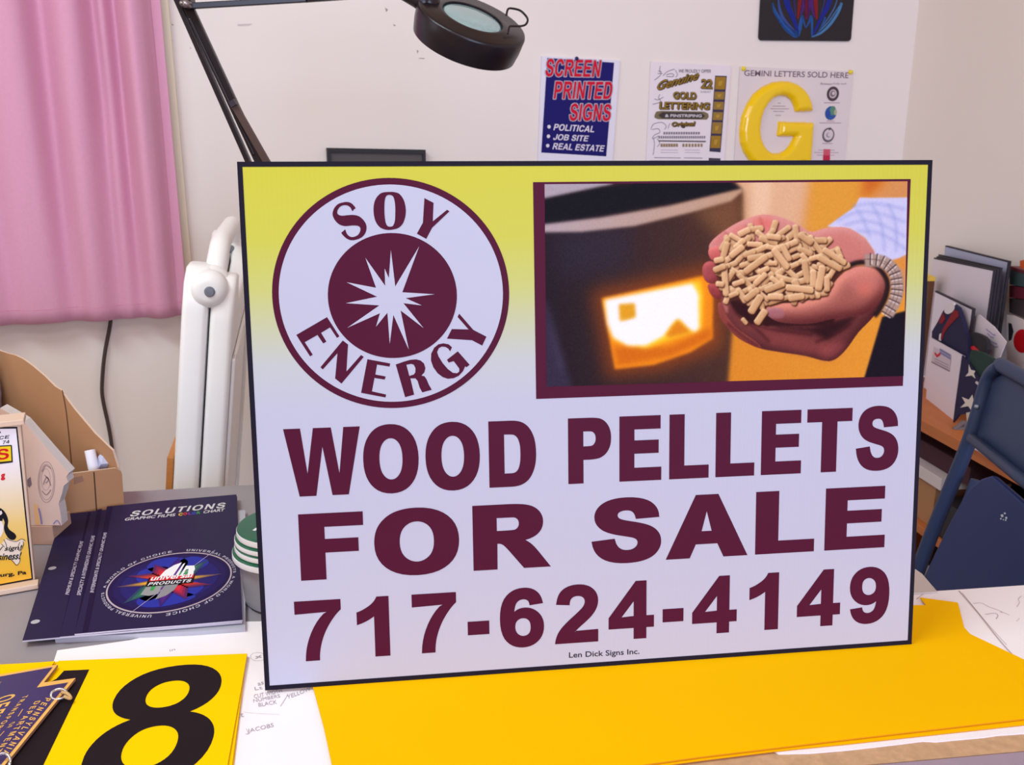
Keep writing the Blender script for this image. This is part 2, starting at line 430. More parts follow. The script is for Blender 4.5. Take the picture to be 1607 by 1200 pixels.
mb.build('window_frame', cas, win, bevel=0.002)
mb = MB(); mb.prism(WF, [(u_tr0 - 1.24, zb + 0.05), (u_tr0, zb + 0.05), (u_tr0, 2.2), (u_tr0 - 1.24, 2.2)], 0.002, 0.006)
mb.build('pane', mat('window_glass', (190, 205, 220), 0.05, spec=0.5), win)

# ------------------------------------------------------------------ curtain
cur = thing('curtain', WF.pt(WF.uv(140, 500, 0.07)[0], WF.uv(0, 513, 0.07)[1], 0.07), 'dusty pink cloth curtain hanging in soft folds over the window', 'curtain')
prof = [(-260, .5), (-215, -1.2), (-170, 1.3), (-120, -1.4), (-70, 1.2), (-30, -1.0), (6, 1.2), (40, .9), (66, -1.6), (84, -1.1), (108, 1.7), (127, 1.7), (150, -1.5), (168, -.2), (188, -1.5), (212, 2.2), (230, 2.0), (243, -.6), (250, -1.4), (264, -1.2)]
us = [WF.uv(x, 150, 0.07)[0] for x, _ in prof]; hs = [h for _, h in prof]
sp = smooth_loop(list(zip(us, hs)), 9, closed=False)
zt, zh = 2.15, WF.uv(0, 513, 0.07)[1]
zh2 = WF.uv(285, 497, 0.07)[1]
nv = 44; V = []; nu = len(sp)
for j in range(nv):
    t = j / (nv - 1)
    for i, (u, h) in enumerate(sp):
        s_ = (u - sp[0][0]) / (sp[-1][0] - sp[0][0])
        zb_ = zh + (zh2 - zh) * s_ 
        z = zt + (zb_ - zt) * t
        pinch = math.exp(-((u - WF.uv(172, 160, .07)[0]) / 0.03) ** 2 - ((z - WF.uv(172, 150, .07)[1]) / 0.10) ** 2)
        amp = 0.0165 * (0.9 + 0.25 * math.sin(3.1 * z + 40 * u)) * (1 - .62 * t ** 4)
        V.append(WF.pt(u + 0.010 * math.sin(2.4 * z + 9 * u) * (1 - t) * (0 if i > nu - 14 else 1), z, 0.058 + amp * h - 0.012 * pinch))
F_ = [(j * nu + i, j * nu + i + 1, (j + 1) * nu + i + 1, (j + 1) * nu + i) for j in range(nv - 1) for i in range(nu - 1)]
mb = MB(); mb.add(V, F_)
o = mb.build('cloth', mat('pink_cloth', (214, 156, 182), 0.95, spec=0.05, noise=(160, 0.05), bump=(700, 0.25)), cur, smooth=True)
so = o.modifiers.new('solid', 'SOLIDIFY'); so.thickness = 0.0015
# sewn hem line, a little below the edge
mb = MB()
k0 = (nv - 2) * nu
mb.tube([Vector(V[k0 + i]) + Vector(WF.n * 0.0012) for i in range(0, nu, 2)], 0.0007, 6)
mb.build('hem_seam', mat('pink_thread', (205, 130, 168), 0.9), cur)

# cord below the curtain
mb = MB(); cp = [(176, 470), (173, 508), (166, 545), (162, 575), (160, 612), (163, 635), (169, 662), (174, 690), (177, 716), (179, 760), (176, 830)]
mb.tube([WF.pt(*WF.uv(x, y, 0.012), 0.012) for x, y in smooth_loop(cp, 4, closed=False)], 0.0042, 10)
tag(mb.build('power_cord', mat('cord_brown', (70, 58, 56), 0.5), smooth=True), 'thin dark power cord hanging down the wall below the pink curtain', 'cord')

# ------------------------------------------------------------------ tables
TA = math.radians(7.5); tu = np.array([math.cos(TA), math.sin(TA), 0]); tv = np.array([-math.sin(TA), math.cos(TA), 0])
pf = at_z(1374, 1198, TZ - 0.004)
TF = Frame((pf[0], pf[1], TZ - 0.004), tu, tv)
tab = thing('work_table', (TF.pt(-0.35, 0.15)[0], TF.pt(-0.35, 0.15)[1], 0), 'particleboard work table with a metal front edge under papers and signs', 'table', rz=TA)
back = TF.uv(1440, 929)[1]; bu = TF.uv(1440, 929)[0]
bl0 = TF.uv(30, 1047); bs = (back - bl0[1]) / (bu - bl0[0]); tback = lambda u: back + bs * (u - bu)
mb = MB(); mb.prism(TF, [(-1.25, 0.0), (0.75, 0.0), tuple(TF.uv(1760, 915)), (bu, back), (-1.25, tback(-1.25))], -0.03, 0.0)
mb.build('table_top', mat('particleboard', (196, 158, 120), 0.7, noise=(140, 0.28)), tab)
mb = MB(); mb.prism(TF, [(-1.25, -0.05), (0.75, -0.05), (0.75, -0.0005), (-1.25, -0.0005)], -0.034, -0.0002)
mb.build('edge_strip', mat('lavender_metal', (176, 158, 176), 0.35, metal=0.4, noise=(30, 0.06)), tab, bevel=0.0008)
for su in (-1.2, 0.70):
    for sv in (0.03, tback(su) - 0.03):
        mb = MB(); p = TF.pt(su, sv); mb.box((p[0], p[1], (TZ - 0.034) / 2), (0.045, 0.045, TZ - 0.034), TA)
        mb.build('leg', mat('table_leg_wood', (150, 112, 76), 0.6), tab)

TB = math.radians(9.0)
CF = Frame((0, 0, TZ - 0.0045), (math.cos(TB), math.sin(TB), 0), (-math.sin(TB), math.cos(TB), 0))
cb = CF.uv(240, 769)[1]; cfv = 0.86
ctr = thing('side_counter', tuple(CF.pt(-0.55, 1.05)[:2]) + (0,), 'grey laminate counter in the back left corner carrying the cardboard box', 'counter', rz=TB)
k = TF.pt(-1.25, back + 0.002); cf = CF.uv(240, 769)
mb = MB()
A = TF.pt(-1.25, tback(-1.25) + 0.002); B = TF.pt(-0.10, tback(-.1) + 0.002)
la = [((A - CF.o) @ CF.ux, (A - CF.o) @ CF.uy), ((B - CF.o) @ CF.ux, (B - CF.o) @ CF.uy)]
mb.prism(CF, [la[0], la[1], (la[1][0], cb), (la[0][0], cb)], -0.03, 0)
mb.build('counter_top', mat('grey_laminate', (148, 141, 146), 0.4, spec=0.35, noise=(14, 0.07)), ctr)
for (su, sv) in ((la[0][0] + .05, la[0][1] + .06), (la[1][0] - .05, la[1][1] + .06), (la[0][0] + .05, cb - .05), (la[1][0] - .05, cb - .05)):
    mb = MB(); p = CF.pt(su, sv); mb.box((p[0], p[1], (TZ - 0.0345) / 2), (0.05, 0.05, TZ - 0.0345), TB)
    mb.build('leg', mat('table_leg_wood', (150, 112, 76), 0.6), ctr)

# ------------------------------------------------------------------ papers on the table
ZP = TZ - 0.0028
white_paper = mat('white_paper', (244, 238, 240), 0.7, spec=0.15)
ppts = [(90, 1020), (150, 1012), (205, 1004), (250, 993), (290, 984), (330, 978), (380, 975), (470, 974), (1000, 948), (1440, 929), (1607, 918), (1790, 906), (1900, 1120), (1607, 1150),
        (1565, 1153), (1545, 1156), (1500, 1160), (1470, 1163), (1448, 1162), (1400, 1168), (1330, 1176), (1270, 1181), (1222, 1182), (1213, 1177), (900, 1215), (520, 1260), (-60, 1330), (72, 1075)]
o = flat_sheet('paper_sheet', white_paper, None, ppts, TZ - 0.0039, ZP)
tag(o, 'large sheet of white drafting paper with pencil notes lying under everything on the work table', 'paper')
PFm = LEVEL(ZP)
pen = (172, 162, 176); pen2 = (178, 164, 172)
for t, bl, br, tl in (('CUT WIDTH', (399, 1096), (443, 1086), (398, 1090)), ('NUMBERS', (398, 1102), (440, 1094), (397, 1097)), ('BLACK', (406, 1109), (435, 1104), (405, 1103)),
                      ('YELLOW', (451, 1097), (488, 1083), (450, 1091)), ('JACOBS', (389, 1152), (430, 1142), (388, 1144)), ('as', (405, 1076), (414, 1073), (404, 1072)), ('Lt', (400, 1083), (412, 1081), (399, 1078)), ('st', (372, 1128), (383, 1124), (371, 1122)),
                      ('x', (400, 1034), (411, 1031), (400, 1030)), ('in', (266, 1022), (275, 1020), (266, 1019))):
    pr = Print(PFm, 0.0002); pr.btext(t, bl, br, tl, pen); pr.build('handwritten_word', o)
for pts, wd in (([(452, 1089), (446, 1099), (440, 1108)], .9), ([(386, 1143), (389, 1148), (388, 1152), (385, 1151)], .7), ([(393, 1028), (400, 1024), (412, 1025), (414, 1034), (404, 1037), (395, 1034), (393, 1028)], .6), ([(382, 1117), (400, 1119), (440, 1121)], .4),
                ([(1505, 927), (1520, 944), (1540, 968), (1565, 1000), (1590, 1028), (1612, 1046)], 2.0), ([(1510, 930), (1545, 973), (1580, 1012)], .8), ([(1527, 947), (1540, 946), (1552, 952), (1566, 957), (1584, 965)], .8),
                ([(1546, 964), (1562, 962), (1566, 966), (1563, 971)], 1.0), ([(1570, 960), (1573, 961)], 1.6), ([(1579, 1042), (1590, 1048), (1600, 1054), (1612, 1050)], 1.1), ([(1584, 1050), (1598, 1066)], .6), ([(1438, 940), (1450, 931)], 1.0),
                ([(1596, 952), (1600, 945), (1598, 940), (1603, 935)], .7), ([(1595, 975), (1600, 970)], .6)):
    pr = Print(PFm, 0.0002); pr.pxline(pts, wd, pen2 if wd < 1.5 else (190, 172, 172)); pr.build('pencil_stroke', o)

yl = (255, 190, 0)
yel = mat('yellow_vinyl', (252, 188, 0), 0.7, spec=0.03)
yedge = mat('yellow_edge', (214, 140, 10), 0.6)
low = [(540, 1268), (1100, 1193), (1213, 1179), (1240, 1176), (1330, 1167), (1607, 1137), (1720, 1124), (1640, 1050), (1450, 960), (560, 1010)]
o = flat_sheet('yellow_sheet', [yel, yedge], None, low, ZP + 0.0003, ZP + 0.0010, 1)
tag(o, 'lower yellow vinyl sheet, only its front edge showing beneath the upper one', 'sheet')
top = [(538, 1264), (1100, 1187), (1300, 1163), (1607, 1127.5), (1690, 1118), (1607, 1078), (1560, 1030), (1528, 1000), (1513, 984), (1507, 960), (1503, 945), (1444, 937), (1453, 949), (1300, 952), (700, 985), (466, 1005), (493, 1084), (508, 1140), (521, 1200)]
o = flat_sheet('yellow_sheet', [yel, yedge], None, top, ZP + 0.0016, TZ, 1)
tag(o, 'upper yellow vinyl sheet with a ragged corner on which the wood pellets sign stands', 'sheet')
o = flat_sheet('cardboard_scrap', mat('beige_board', (196, 184, 176), 0.8), None, [(1300, 905), (1437, 893), (1447, 900), (1471, 928), (1300, 938)], ZP + 0.0002, ZP + 0.0022)
tag(o, 'corner of beige board sticking out behind the right edge of the sign', 'board')

# cards with the black 18
cy = mat('yellow_card', (252, 202, 0), 0.7, spec=0.03)
for k, (dx, dz, lab) in enumerate(((10, 0.0002, 'lowest yellow card of the stack, its right edge peeking out under the 18'), (5, 0.0017, 'middle yellow card of the stack directly under the card with the 18'))):
    o = flat_sheet('number_card', [cy, yedge], None, [(-70, 1046), (60, 1039), (388 - dx * .1, 1025 + dx * .3), (362 + dx * .45, 1200), (352, 1290), (-130, 1330)], ZP + dz, ZP + dz + 0.0013, 1)
    tag(o, lab, 'card')
zc = ZP + 0.0048
card = flat_sheet('number_card', [cy, yedge], None, [(92, 1036.5), (388, 1025), (378, 1082), (357, 1200), (343, 1290), (-150, 1330), (10, 1180)], ZP + 0.0033, zc, 1)
tag(card, 'top yellow card with the large black number 18', 'card')
pr = Print(LEVEL(zc), 0.0); blk = (34, 26, 30)
pr.px(crop([(670, 215), (935, 203), (455, 1200), (400, 1310), (-150, 1310), (470, 345), (545, 322), (590, 300), (625, 265)], 0, 1020, 6.669), blk)
cor = [((560, 1471), (279, 1044)), ((1000, 1093), (346, 1076)), ((120, 1093), (181, 1098)), ((328, 790), (197, 1122)), ((798, 790), (306, 1119)), ((1047, 430), (332, 1160)), ((83, 418), (134, 1183)),
       ((386, 1073), (228.5, 1100)), ((736, 1074), (297, 1077)), ((563, 1248), (267, 1068.5)), ((560, 895), (259, 1111)), ((361, 437), (192, 1186)), ((770, 434), (277, 1156)), ((565, 662), (249, 1137))]
Am = np.array([[a[0], a[1], 1] for a, _ in cor], float); Bm = np.array([pr.F.uv(*b, pr.h) for _, b in cor])
Xf = np.linalg.lstsq(Am, Bm, rcond=None)[0]
pr.loops([[tuple(np.array([x, y, 1]) @ Xf) for x, y in l] for l in glyph('8')[1]], blk)
pr.build('printed_number', card)
o = flat_sheet('number_card', [cy, yedge], None, [(-120, 1047), (18, 1042), (86, 1037), (60, 1075), (-40, 1160), (-200, 1200)], zc + 0.0002, zc + 0.0012, 1)
tag(o, 'blank yellow card at the left picture edge under the keystone plates', 'card')

# keystone plate
zk = zc + 0.0042
KF0 = LEVEL(zk)
def kc(pts): return [KF0.uv(*p) for p in crop(pts, 0, 1020, 6.669)]
e1, e2 = kc([(790, 290), (50, 1200)])
ax = (e1 - e2) / np.linalg.norm(e1 - e2)              # along the plate's top edge
ay = np.array([ax[1], -ax[0]])                         # towards the plate's top (away from its middle)
mid = kc([(275, 800)])[0]
sM = (mid - e1) @ ax
def mir(p):
    d = (np.array(p) - e1) @ ax; return np.array(p) + ax * (2 * (sM - d))
left = kc([(790, 290), (458, 337), (605, 148), (-330, 312)])
outer = left + [mir(p) for p in left[::-1]]
li = kc([(715, 338), (383, 392), (552, 178), (-300, 330)])
inner = li + [mir(p) for p in li[::-1]]
key = thing('keystone_plate', (np.mean([p[0] for p in outer]), np.mean([p[1] for p in outer]), zk - 0.003), 'navy keystone shaped plate with gold border and lettering on the yellow card', 'sign plate')
nav = mat('navy_plate', (48, 34, 92), 0.35, spec=0.4); gold = mat('gold_print', (232, 178, 92), 0.4)
mb = MB(); mb.prism(KF0, outer, -0.0026, 0.0, 0, 1)
mb.build('plate', [gold, mat('gold_rim', (150, 108, 84), 0.5)], key)
pr = Print(KF0, 0.0)
pr.loops([inner], nav, 1)
kp = lambda *p: crop(p, 0, 1020, 6.669)
gl = (226, 176, 96)
for t, q, tr in (('PENNSYLVANIA', kp((480, 500), (15, 1090), (535, 512)), 500), ('DEPARTMENT', kp((368, 540), (-60, 1080), (428, 530)), 420), ('TRANSPORTATION', kp((245, 485), (-260, 1100), (300, 470)), 420), ('OF', kp((108, 770), (60, 830), (165, 745)), 500)):
    pr.text(t, *q, gl, 2, tr)
for q in (((190, 695), (240, 620)), ((-5, 905), (45, 850))):
    pr.pxline(kp(*q), 1.2, gl, 2)
pr.text('OFFICIAL', *kp((-15, 500), (-420, 1060), (175, 450)), gl, 2, 200)
pr.text('IT', *kp((-20, 355), (-60, 410), (18, 330)), gl, 2, 200)
pr.build('gold_lettering', key)
steel = mat('bright_steel', (215, 215, 225), 0.2, metal=0.9)
def ring_at(px, py, r, name, m, par, tilt):
    c = Vector(at_z(px, py, zk + 0.003)); mb = MB(); pts = []
    for i in range(25):
        a = 2 * math.pi * i / 24; pts.append(c + Vector((math.cos(a) * r, math.cos(a) * tilt[0] * r + math.sin(a) * tilt[1] * r, math.sin(a) * r * 0.62)))
    mb.tube(pts, 0.0011, 8); return mb.build(name, m, par, smooth=True)
ring_at(92, 1089, 0.0062, 'ring', steel, key, (0.2, 0.3))
ring_at(6, 1193, 0.0062, 'ring', steel, key, (-0.4, 0.5))
mb = MB(); tw = mat('tan_twine', (196, 160, 110), 0.9, noise=(400, 0.3))
tp = [at_z(x, y, zk + dz) for x, y, dz in ((97, 1086, .004), (104, 1087, .005), (109, 1091, .003), (111, 1095, .001), (107, 1095, .002), (100, 1092, .004))]
mb.tube(smooth_loop(tp, 4, closed=False), 0.0014, 8); mb.build('twine', tw, key, smooth=True)

# ------------------------------------------------------------------ brochure and what lies under it
def flat_thing(name, mats, pts, z0, z1, lab, cat, ms=None):
    o = flat_sheet(name, mats, None, pts, z0, z1, ms); return tag(o, lab, cat)
zb0 = TZ - 0.0044
flat_thing('acrylic_sheet', mat('clear_grey_acrylic', (178, 178, 190), 0.15, spec=0.5), [(86, 1000), (300, 991), (385, 985), (385, 800), (110, 815)], zb0, zb0 + 0.006, 'grey acrylic sheet lying under the dark blue brochure', 'sheet')
bro = thing('brochure', tuple(at_z(230, 900, zb0 + .006)), 'dark blue film chart brochure with stepped pages and a rainbow oval emblem', 'brochure')
bm_ = mat('brochure_blue', (32, 25, 64), 0.5, spec=0.15, noise=(500, 0.12))
bm2 = mat('brochure_page_edge', (196, 190, 205), 0.6)
z = zb0 + 0.0062
for nm, pts in (('page', [(35, 1005), (112, 998), (380, 976), (372, 778), (97, 807)]), ('page', [(94, 999), (380, 975), (372, 778), (143, 802)]), ('cover', [(117, 994.5), (200, 987), (300, 979.5), (380.5, 972.5), (371, 775.5), (260, 785), (168, 794.5)])):
    mb = MB(); F0 = LEVEL(z + 0.0016)
    mb.prism(F0, F0.poly(pts), -0.0016, 0, 0, 1)
    pg = mb.build(nm, [bm_, bm2], bro); z += 0.0018
zB = z - 0.0002
pr = Print(LEVEL(zB), 0.0, 0.00012)
q = lambda *p: crop(p, 150, 780, 6.0)
sil = (205, 203, 206)
pr.text('SOLUTIONS', *q((315, 184), (1210, 100), (352, 132)), sil, 2, 120)
pr.text('SOLUTIONS', *q((307, 190), (1206, 106), (345, 138)), (60, 50, 70), 1, 120)
pr.btext('GRAPHIC FILMS', *q((270, 222), (745, 178), (285, 195)), sil, 1, .02)
for ch, x, col in (('C', 778, (225, 190, 50)), ('O', 822, (210, 60, 50)), ('L', 868, (120, 50, 140)), ('O', 905, (50, 80, 190)), ('R', 950, (60, 140, 80))):
    yb = 176 - (x - 778) * .094
    pr.btext(ch, *q((x, yb), (x + 38, yb - 3.5), (x + 5, yb - 26)), col, 1, .04)
pr.btext('CHART', *q((1010, 153), (1208, 131), (1022, 126)), sil, 1, .02)
pr.build('cover_title', bro)
pr = Print(LEVEL(zB), 0.0, 0.00012)
Fb = pr.F; ctr_px = q((700, 800))[0]; c = Fb.uv(*ctr_px)
e_r = Fb.uv(*q((1285, 742))[0]); e_l = Fb.uv(*q((113, 852))[0]); e_t = Fb.uv(*q((790, 516))[0]); e_b = Fb.uv(*q((600, 1080))[0])
c = (e_r + e_l) / 2; av = (e_r - e_l) / 2; bv = (e_t - e_b) / 2; c = (c + (e_t + e_b) / 2) / 2
E_ = lambda a, b, n=72: [c + av * a * math.cos(t) + bv * b * math.sin(t) for t in [2 * math.pi * i / n for i in range(n)]]
pr.loops([E_(1.0, 1.0)], (186, 170, 178), 1)
pr.loops([E_(.975, .965)], (36, 24, 70), 2)
pr.loops([E_(.9, .88)], (38, 28, 84), 3)
pr.loops([E_(.78, .74)], (40, 34, 104), 4)
pol = lambda pts: [c + av * x + bv * y for x, y in pts]
random.seed(4)
for cxx, cyy, rx, ry in ((-.1, .55, .34, .3), (.28, .5, .25, .28), (.0, -.6, .42, .25), (-.3, .25, .3, .3), (.35, -.3, .2, .25), (-.25, -.35, .24, .22)):
    pr.loops([pol(smooth_loop([(cxx + rx * (0.8 + .4 * random.random()) * math.cos(a), cyy + ry * (0.8 + .4 * random.random()) * math.sin(a)) for a in [i * .785 for i in range(8)]], 3))], (44, 52, 156), 5)
rays = [((.85, .06), (.15, .1), (.15, -.1), (226, 170, 60), 6), ((-.85, -.06), (-.15, .1), (-.2, -.12), (236, 170, 50), 6), ((.55, .62), (.05, .25), (.3, .05), (70, 150, 90), 6), ((-.62, -.62), (-.05, -.25), (-.35, -.02), (60, 160, 80), 6),
        ((-.75, .28), (-.1, .28), (-.15, .02), (226, 70, 40), 7), ((-.36, .62), (-.02, .3), (-.3, .15), (216, 44, 50), 7), ((.72, -.28), (.1, -.28), (.15, -.02), (226, 60, 40), 7), ((.36, -.68), (.02, -.3), (.28, -.12), (216, 40, 60), 7),
        ((.02, .8), (-.12, .3), (.14, .3), (96, 40, 140), 7), ((-.02, -.85), (-.14, -.3), (.12, -.3), (106, 40, 140), 7)]
for a, b1, b2, col, ly in rays:
    base_ = (40, 32, 100)
    for i_, (kl, mixc) in enumerate(((1.0, .30), (.84, .55), (.70, .8), (.56, 1.0))):
        cc_i = tuple(int(base_[j_] * (1 - mixc) + col[j_] * mixc) for j_ in range(3))
        kw = 1.15 - .12 * i_
        pr.loops([pol([(a[0] * kl, a[1] * kl), (b1[0] * kw, b1[1] * kw), (0, 0), (b2[0] * kw, b2[1] * kw)])], cc_i, ly + i_ * .2)
pr.line(pol([(.62, .96), (-.47, -.98)]), 0.0006, (190, 180, 210), 8)
# emblem: slanted letter forms above and below a red and black bar
for pts, col in (([(-.20, .16), (-.14, .36), (-.02, .52), (.10, .60), (.02, .14), (-.10, .14)], (238, 238, 240)), ([(.06, .14), (.13, .54), (.16, .56), (.11, .14)], (238, 238, 240)), ([(.14, .14), (.19, .46), (.33, .44), (.36, .30), (.33, .12), (.26, .13), (.25, .33), (.21, .33), (.18, .14)], (238, 238, 240)),
                 ([(-.36, -.16), (-.40, -.40), (-.26, -.46), (-.12, -.42), (-.10, -.16), (-.20, -.16), (-.22, -.30), (-.27, -.30), (-.27, -.16)], (150, 150, 152)), ([(-.06, -.16), (-.14, -.60), (.02, -.50), (.12, -.34), (.16, -.14)], (140, 140, 144))):
    pr.loops([pol(pts)], col, 9)
pr.loops([pol([(-.37, .15), (.39, .13), (.39, -.17), (-.37, -.15)])], (30, 20, 26), 10)
pr.loops([pol([(-.34, .15), (.37, .13), (.37, 0.0), (-.34, .01)])], (212, 34, 44), 11)
a0, b0 = pol([(-.33, .03), (.34, .02)]); c0 = pol([(-.31, .20)])[0]
v, f = bfont('universal', .02); pr.mesh([a0 + (b0 - a0) * x + (c0 - a0) * y for x, y in v], f, (242, 240, 242), 12)
a0, b0 = pol([(-.34, -.13), (.34, -.14)]); c0 = pol([(-.32, -.03)])[0]
for g in text_loops('PRODUCTS', 60): pr.loops([[a0 + (b0 - a0) * x + (c0 - a0) * y for x, y in l] for l in g], (236, 236, 240), 12)
def ring_text(t, a_start, a_end, r0, r1):
    g = text_loops(t, 260)
    for L in g:
        xm = (min(p[0] for l in L for p in l) + max(p[0] for l in L for p in l)) / 2
        out = []
        for l in L:
            o_ = []
            for x, y in l:
                an = math.radians(a_start + (a_end - a_start) * x); r = r0 + (r1 - r0) * y
                o_.append(c + av * (1 + r * .62) * math.cos(an) + bv * (1 + r * 1.15) * math.sin(an))
            out.append(o_)
        pr.loops(out, (186, 182, 196), 2)
ring_text('UNIVERSAL PRODUCTS', 84, 4, .035, .105); ring_text('A WORLD OF CHOICE', 182, 98, .035, .105)
ring_text('UNIVERSAL PRODUCTS', 264, 190, .035, .105); ring_text('A WORLD OF CHOICE', 358, 276, .035, .105)
pr.build('oval_emblem', bro)
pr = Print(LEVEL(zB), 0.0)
s2 = lambda *p: crop(p, 80, 780, 5.456)
step_shade = (32, 22, 56)  # colour of the flat dark strips that imitate shade along the page steps
pr.px(s2((482, 84), (528, 78), (318, 1150), (268, 1155)), step_shade, 1)
pr.btext('INTERMEDIATE & SPECIALTY GRAPHIC FILMS', *s2((366, 818), (480, 305), (334, 816)), (176, 168, 186), 2, .03)
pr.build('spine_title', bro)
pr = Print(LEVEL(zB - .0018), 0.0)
pr.px(s2((398, 108), (438, 100), (238, 1162), (205, 1165)), step_shade, 1)
pr.btext('SPECIALTY & INTERMEDIATE GRAPHIC FILMS', *s2((254, 843), (378, 332), (220, 840)), (172, 164, 182), 2, .03)
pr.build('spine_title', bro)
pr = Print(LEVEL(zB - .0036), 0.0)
pr.px(s2((318, 132), (345, 126), (105, 1180), (78, 1184)), step_shade, 1)
pr.btext('PREMIUM & SPECIALTY GRAPHIC FILMS', *s2((154, 838), (278, 380), (122, 834)), (172, 164, 182), 2, .03)
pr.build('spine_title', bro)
for p in ((82, 891.5), (55.5, 975.5)):
    pr = Print(LEVEL(zB - .0036), 0.0); cc = pr.F.uv(*p); pr.loops([ellipse(cc, .0042, .0042, 24)], (176, 172, 178), 1); pr.build('punch_hole', bro)

# ------------------------------------------------------------------ the wood pellets sign
SW, SH = 0.6096, 0.4572
r1 = W2C @ np.array([0.99160386, -0.03216246, 0.12524923]); r2 = W2C @ np.array([-0.01541395, -0.99106834, -0.13246118])
SF = Frame(CAM + W2C @ np.array([-0.21839913, 0.27222395, 0.825126]), r1, r2)
sign = thing('yard_sign', tuple(SF.pt(SW / 2, 0)), 'large white and yellow wood pellets for sale sign leaning upright on the work table', 'sign', rz=math.atan2(SF.ux[1], SF.ux[0]))


def sign_face():
    m = bpy.data.materials.new('sign_face'); m.use_nodes = True; nt = m.node_tree; b = nt.nodes['Principled BSDF']
    tc = nt.nodes.new('ShaderNodeTexCoord'); sx = nt.nodes.new('ShaderNodeSeparateXYZ'); nt.links.new(tc.outputs['Object'], sx.inputs[0])
    mr = nt.nodes.new('ShaderNodeMapRange'); mr.inputs['From Max'].default_value = SH * 0.991
    nt.links.new(sx.outputs['Z'], mr.inputs['Value'])
    cr = nt.nodes.new('ShaderNodeValToRGB'); el = cr.color_ramp.elements
    st = [(0.0, (186, 187, 206)), (.545, (186, 187, 206)), (.63, (188, 192, 194)), (.70, (191, 194, 158)), (.77, (194, 196, 112)), (.86, (196, 194, 72)), (1.0, (197, 192, 56))]
    while len(el) < len(st): el.new(0.5)
    for e, (p, cc) in zip(el, st): e.position = p; e.color = tuple(lin(cc)) + (1,)
    nt.links.new(mr.outputs[0], cr.inputs[0]); nt.links.new(cr.outputs[0], b.inputs['Base Color'])
    wv = nt.nodes.new('ShaderNodeTexWave'); wv.inputs['Scale'].default_value = 80; wv.bands_direction = 'X'
    nt.links.new(tc.outputs['Object'], wv.inputs['Vector'])
    bp = nt.nodes.new('ShaderNodeBump'); bp.inputs['Strength'].default_value = 0.06; bp.inputs['Distance'].default_value = 0.0006
    nt.links.new(wv.outputs['Fac'], bp.inputs['Height']); nt.links.new(bp.outputs[0], b.inputs['Normal'])
    b.inputs['Roughness'].default_value = 0.5; b.inputs['Specular IOR Level'].default_value = 0.2
    return m


mb = MB(); mb.prism(SF, [(0, 0), (SW, 0), (SW, SH), (0, SH)], -0.004, 0.0, 0, 1)
mb.build('panel', [sign_face(), mat('coroplast_edge', (40, 36, 46), 0.6)], sign)
pr = Print(SF, 0.0); bw = 0.0042; bk = mat('sign_border_black', (30, 26, 40), 0.6, spec=0.08)
for l in ([(0, 0), (SW, 0), (SW, bw), (0, bw)], [(0, SH - bw), (SW, SH - bw), (SW, SH), (0, SH)], [(0, bw), (bw, bw), (bw, SH - bw), (0, SH - bw)], [(SW - bw, bw), (SW, bw), (SW, SH - bw), (SW - bw, SH - bw)]):
    pr.loops([l], bk)
pr.build('black_border', sign)
MR = mat('maroon_ink', (80, 22, 48), 0.5, spec=0.06)
WH = mat('sign_white_ink', (186, 187, 206), 0.5, spec=0.2)
# round emblem
pr = Print(SF, 0.0)
ex = [SF.uv(*p) for p in ((427, 462), (799, 455), (612, 279), (618, 640))]
ec = np.array([(ex[0][0] + ex[1][0]) / 2, (ex[2][1] + ex[3][1]) / 2]); ra, rb = (ex[1][0] - ex[0][0]) / 2, (ex[2][1] - ex[3][1]) / 2
ix = [SF.uv(*p) for p in ((514.5, 464), (717, 463), (613, 365.5), (617, 561.5))]
ic = np.array([(ix[0][0] + ix[1][0]) / 2, (ix[2][1] + ix[3][1]) / 2]); ia, ib = (ix[1][0] - ix[0][0]) / 2, (ix[2][1] - ix[3][1]) / 2
pr.loops([ellipse(ec, ra, rb, 128)], MR, 1); k = 0.0055
pr.loops([ellipse(ec, ra - k, rb - k, 128)], WH, 2)
pr.loops([ellipse(ic, ia, ib, 96)], MR, 3)
S3 = 6.987; c1 = lambda p: crop(p, 500, 280, S3)
Sl = smooth_loop([(405, 322), (388, 338), (370, 357), (350, 320), (320, 298), (280, 293), (240, 308), (213, 340), (205, 375), (220, 398), (260, 408), (320, 402), (390, 400), (450, 418), (500, 465), (525, 520), (520, 580), (490, 630), (440, 662), (370, 677), (320, 665), (280, 635), (250, 597), (270, 578), (292, 560), (310, 605), (345, 637), (385, 640), (430, 620), (455, 580), (458, 545), (440, 523), (400, 515), (350, 517), (290, 522), (230, 505), (185, 465), (158, 415), (155, 370), (175, 320), (215, 280), (270, 262), (320, 258), (365, 275)], 3)
pr.px(c1(Sl), MR, 3)
Oo = smooth_loop([(780, 147), (700, 155), (650, 190), (615, 250), (602, 330), (610, 420), (635, 490), (680, 540), (740, 562), (800, 562), (870, 545), (920, 500), (948, 430), (957, 350), (945, 270), (920, 210), (880, 165), (830, 150)], 3)
Oi = smooth_loop([(780, 180), (745, 190), (728, 230), (722, 300), (724, 400), (735, 480), (755, 520), (785, 528), (815, 518), (835, 470), (840, 400), (840, 310), (832, 240), (815, 195)], 3)
pr.loops([SF.poly(c1(Oo)), SF.poly(c1(Oi))], MR, 3)
pr.px(c1([(1160, 215), (1260, 267), (1252, 470), (1408, 343), (1435, 360), (1245, 540), (1180, 662), (1077, 605), (1143, 485)]), MR, 3)
c2 = lambda p: crop(p, 450, 480, 7.5); c3 = lambda p: crop(p, 600, 480, 7.5)
pr.px(c2([(475, 130), (620, 355), (592, 375), (510, 252), (405, 315), (467, 418), (430, 440), (362, 340), (213, 425), (307, 572), (275, 592), (113, 340)]), MR, 3)
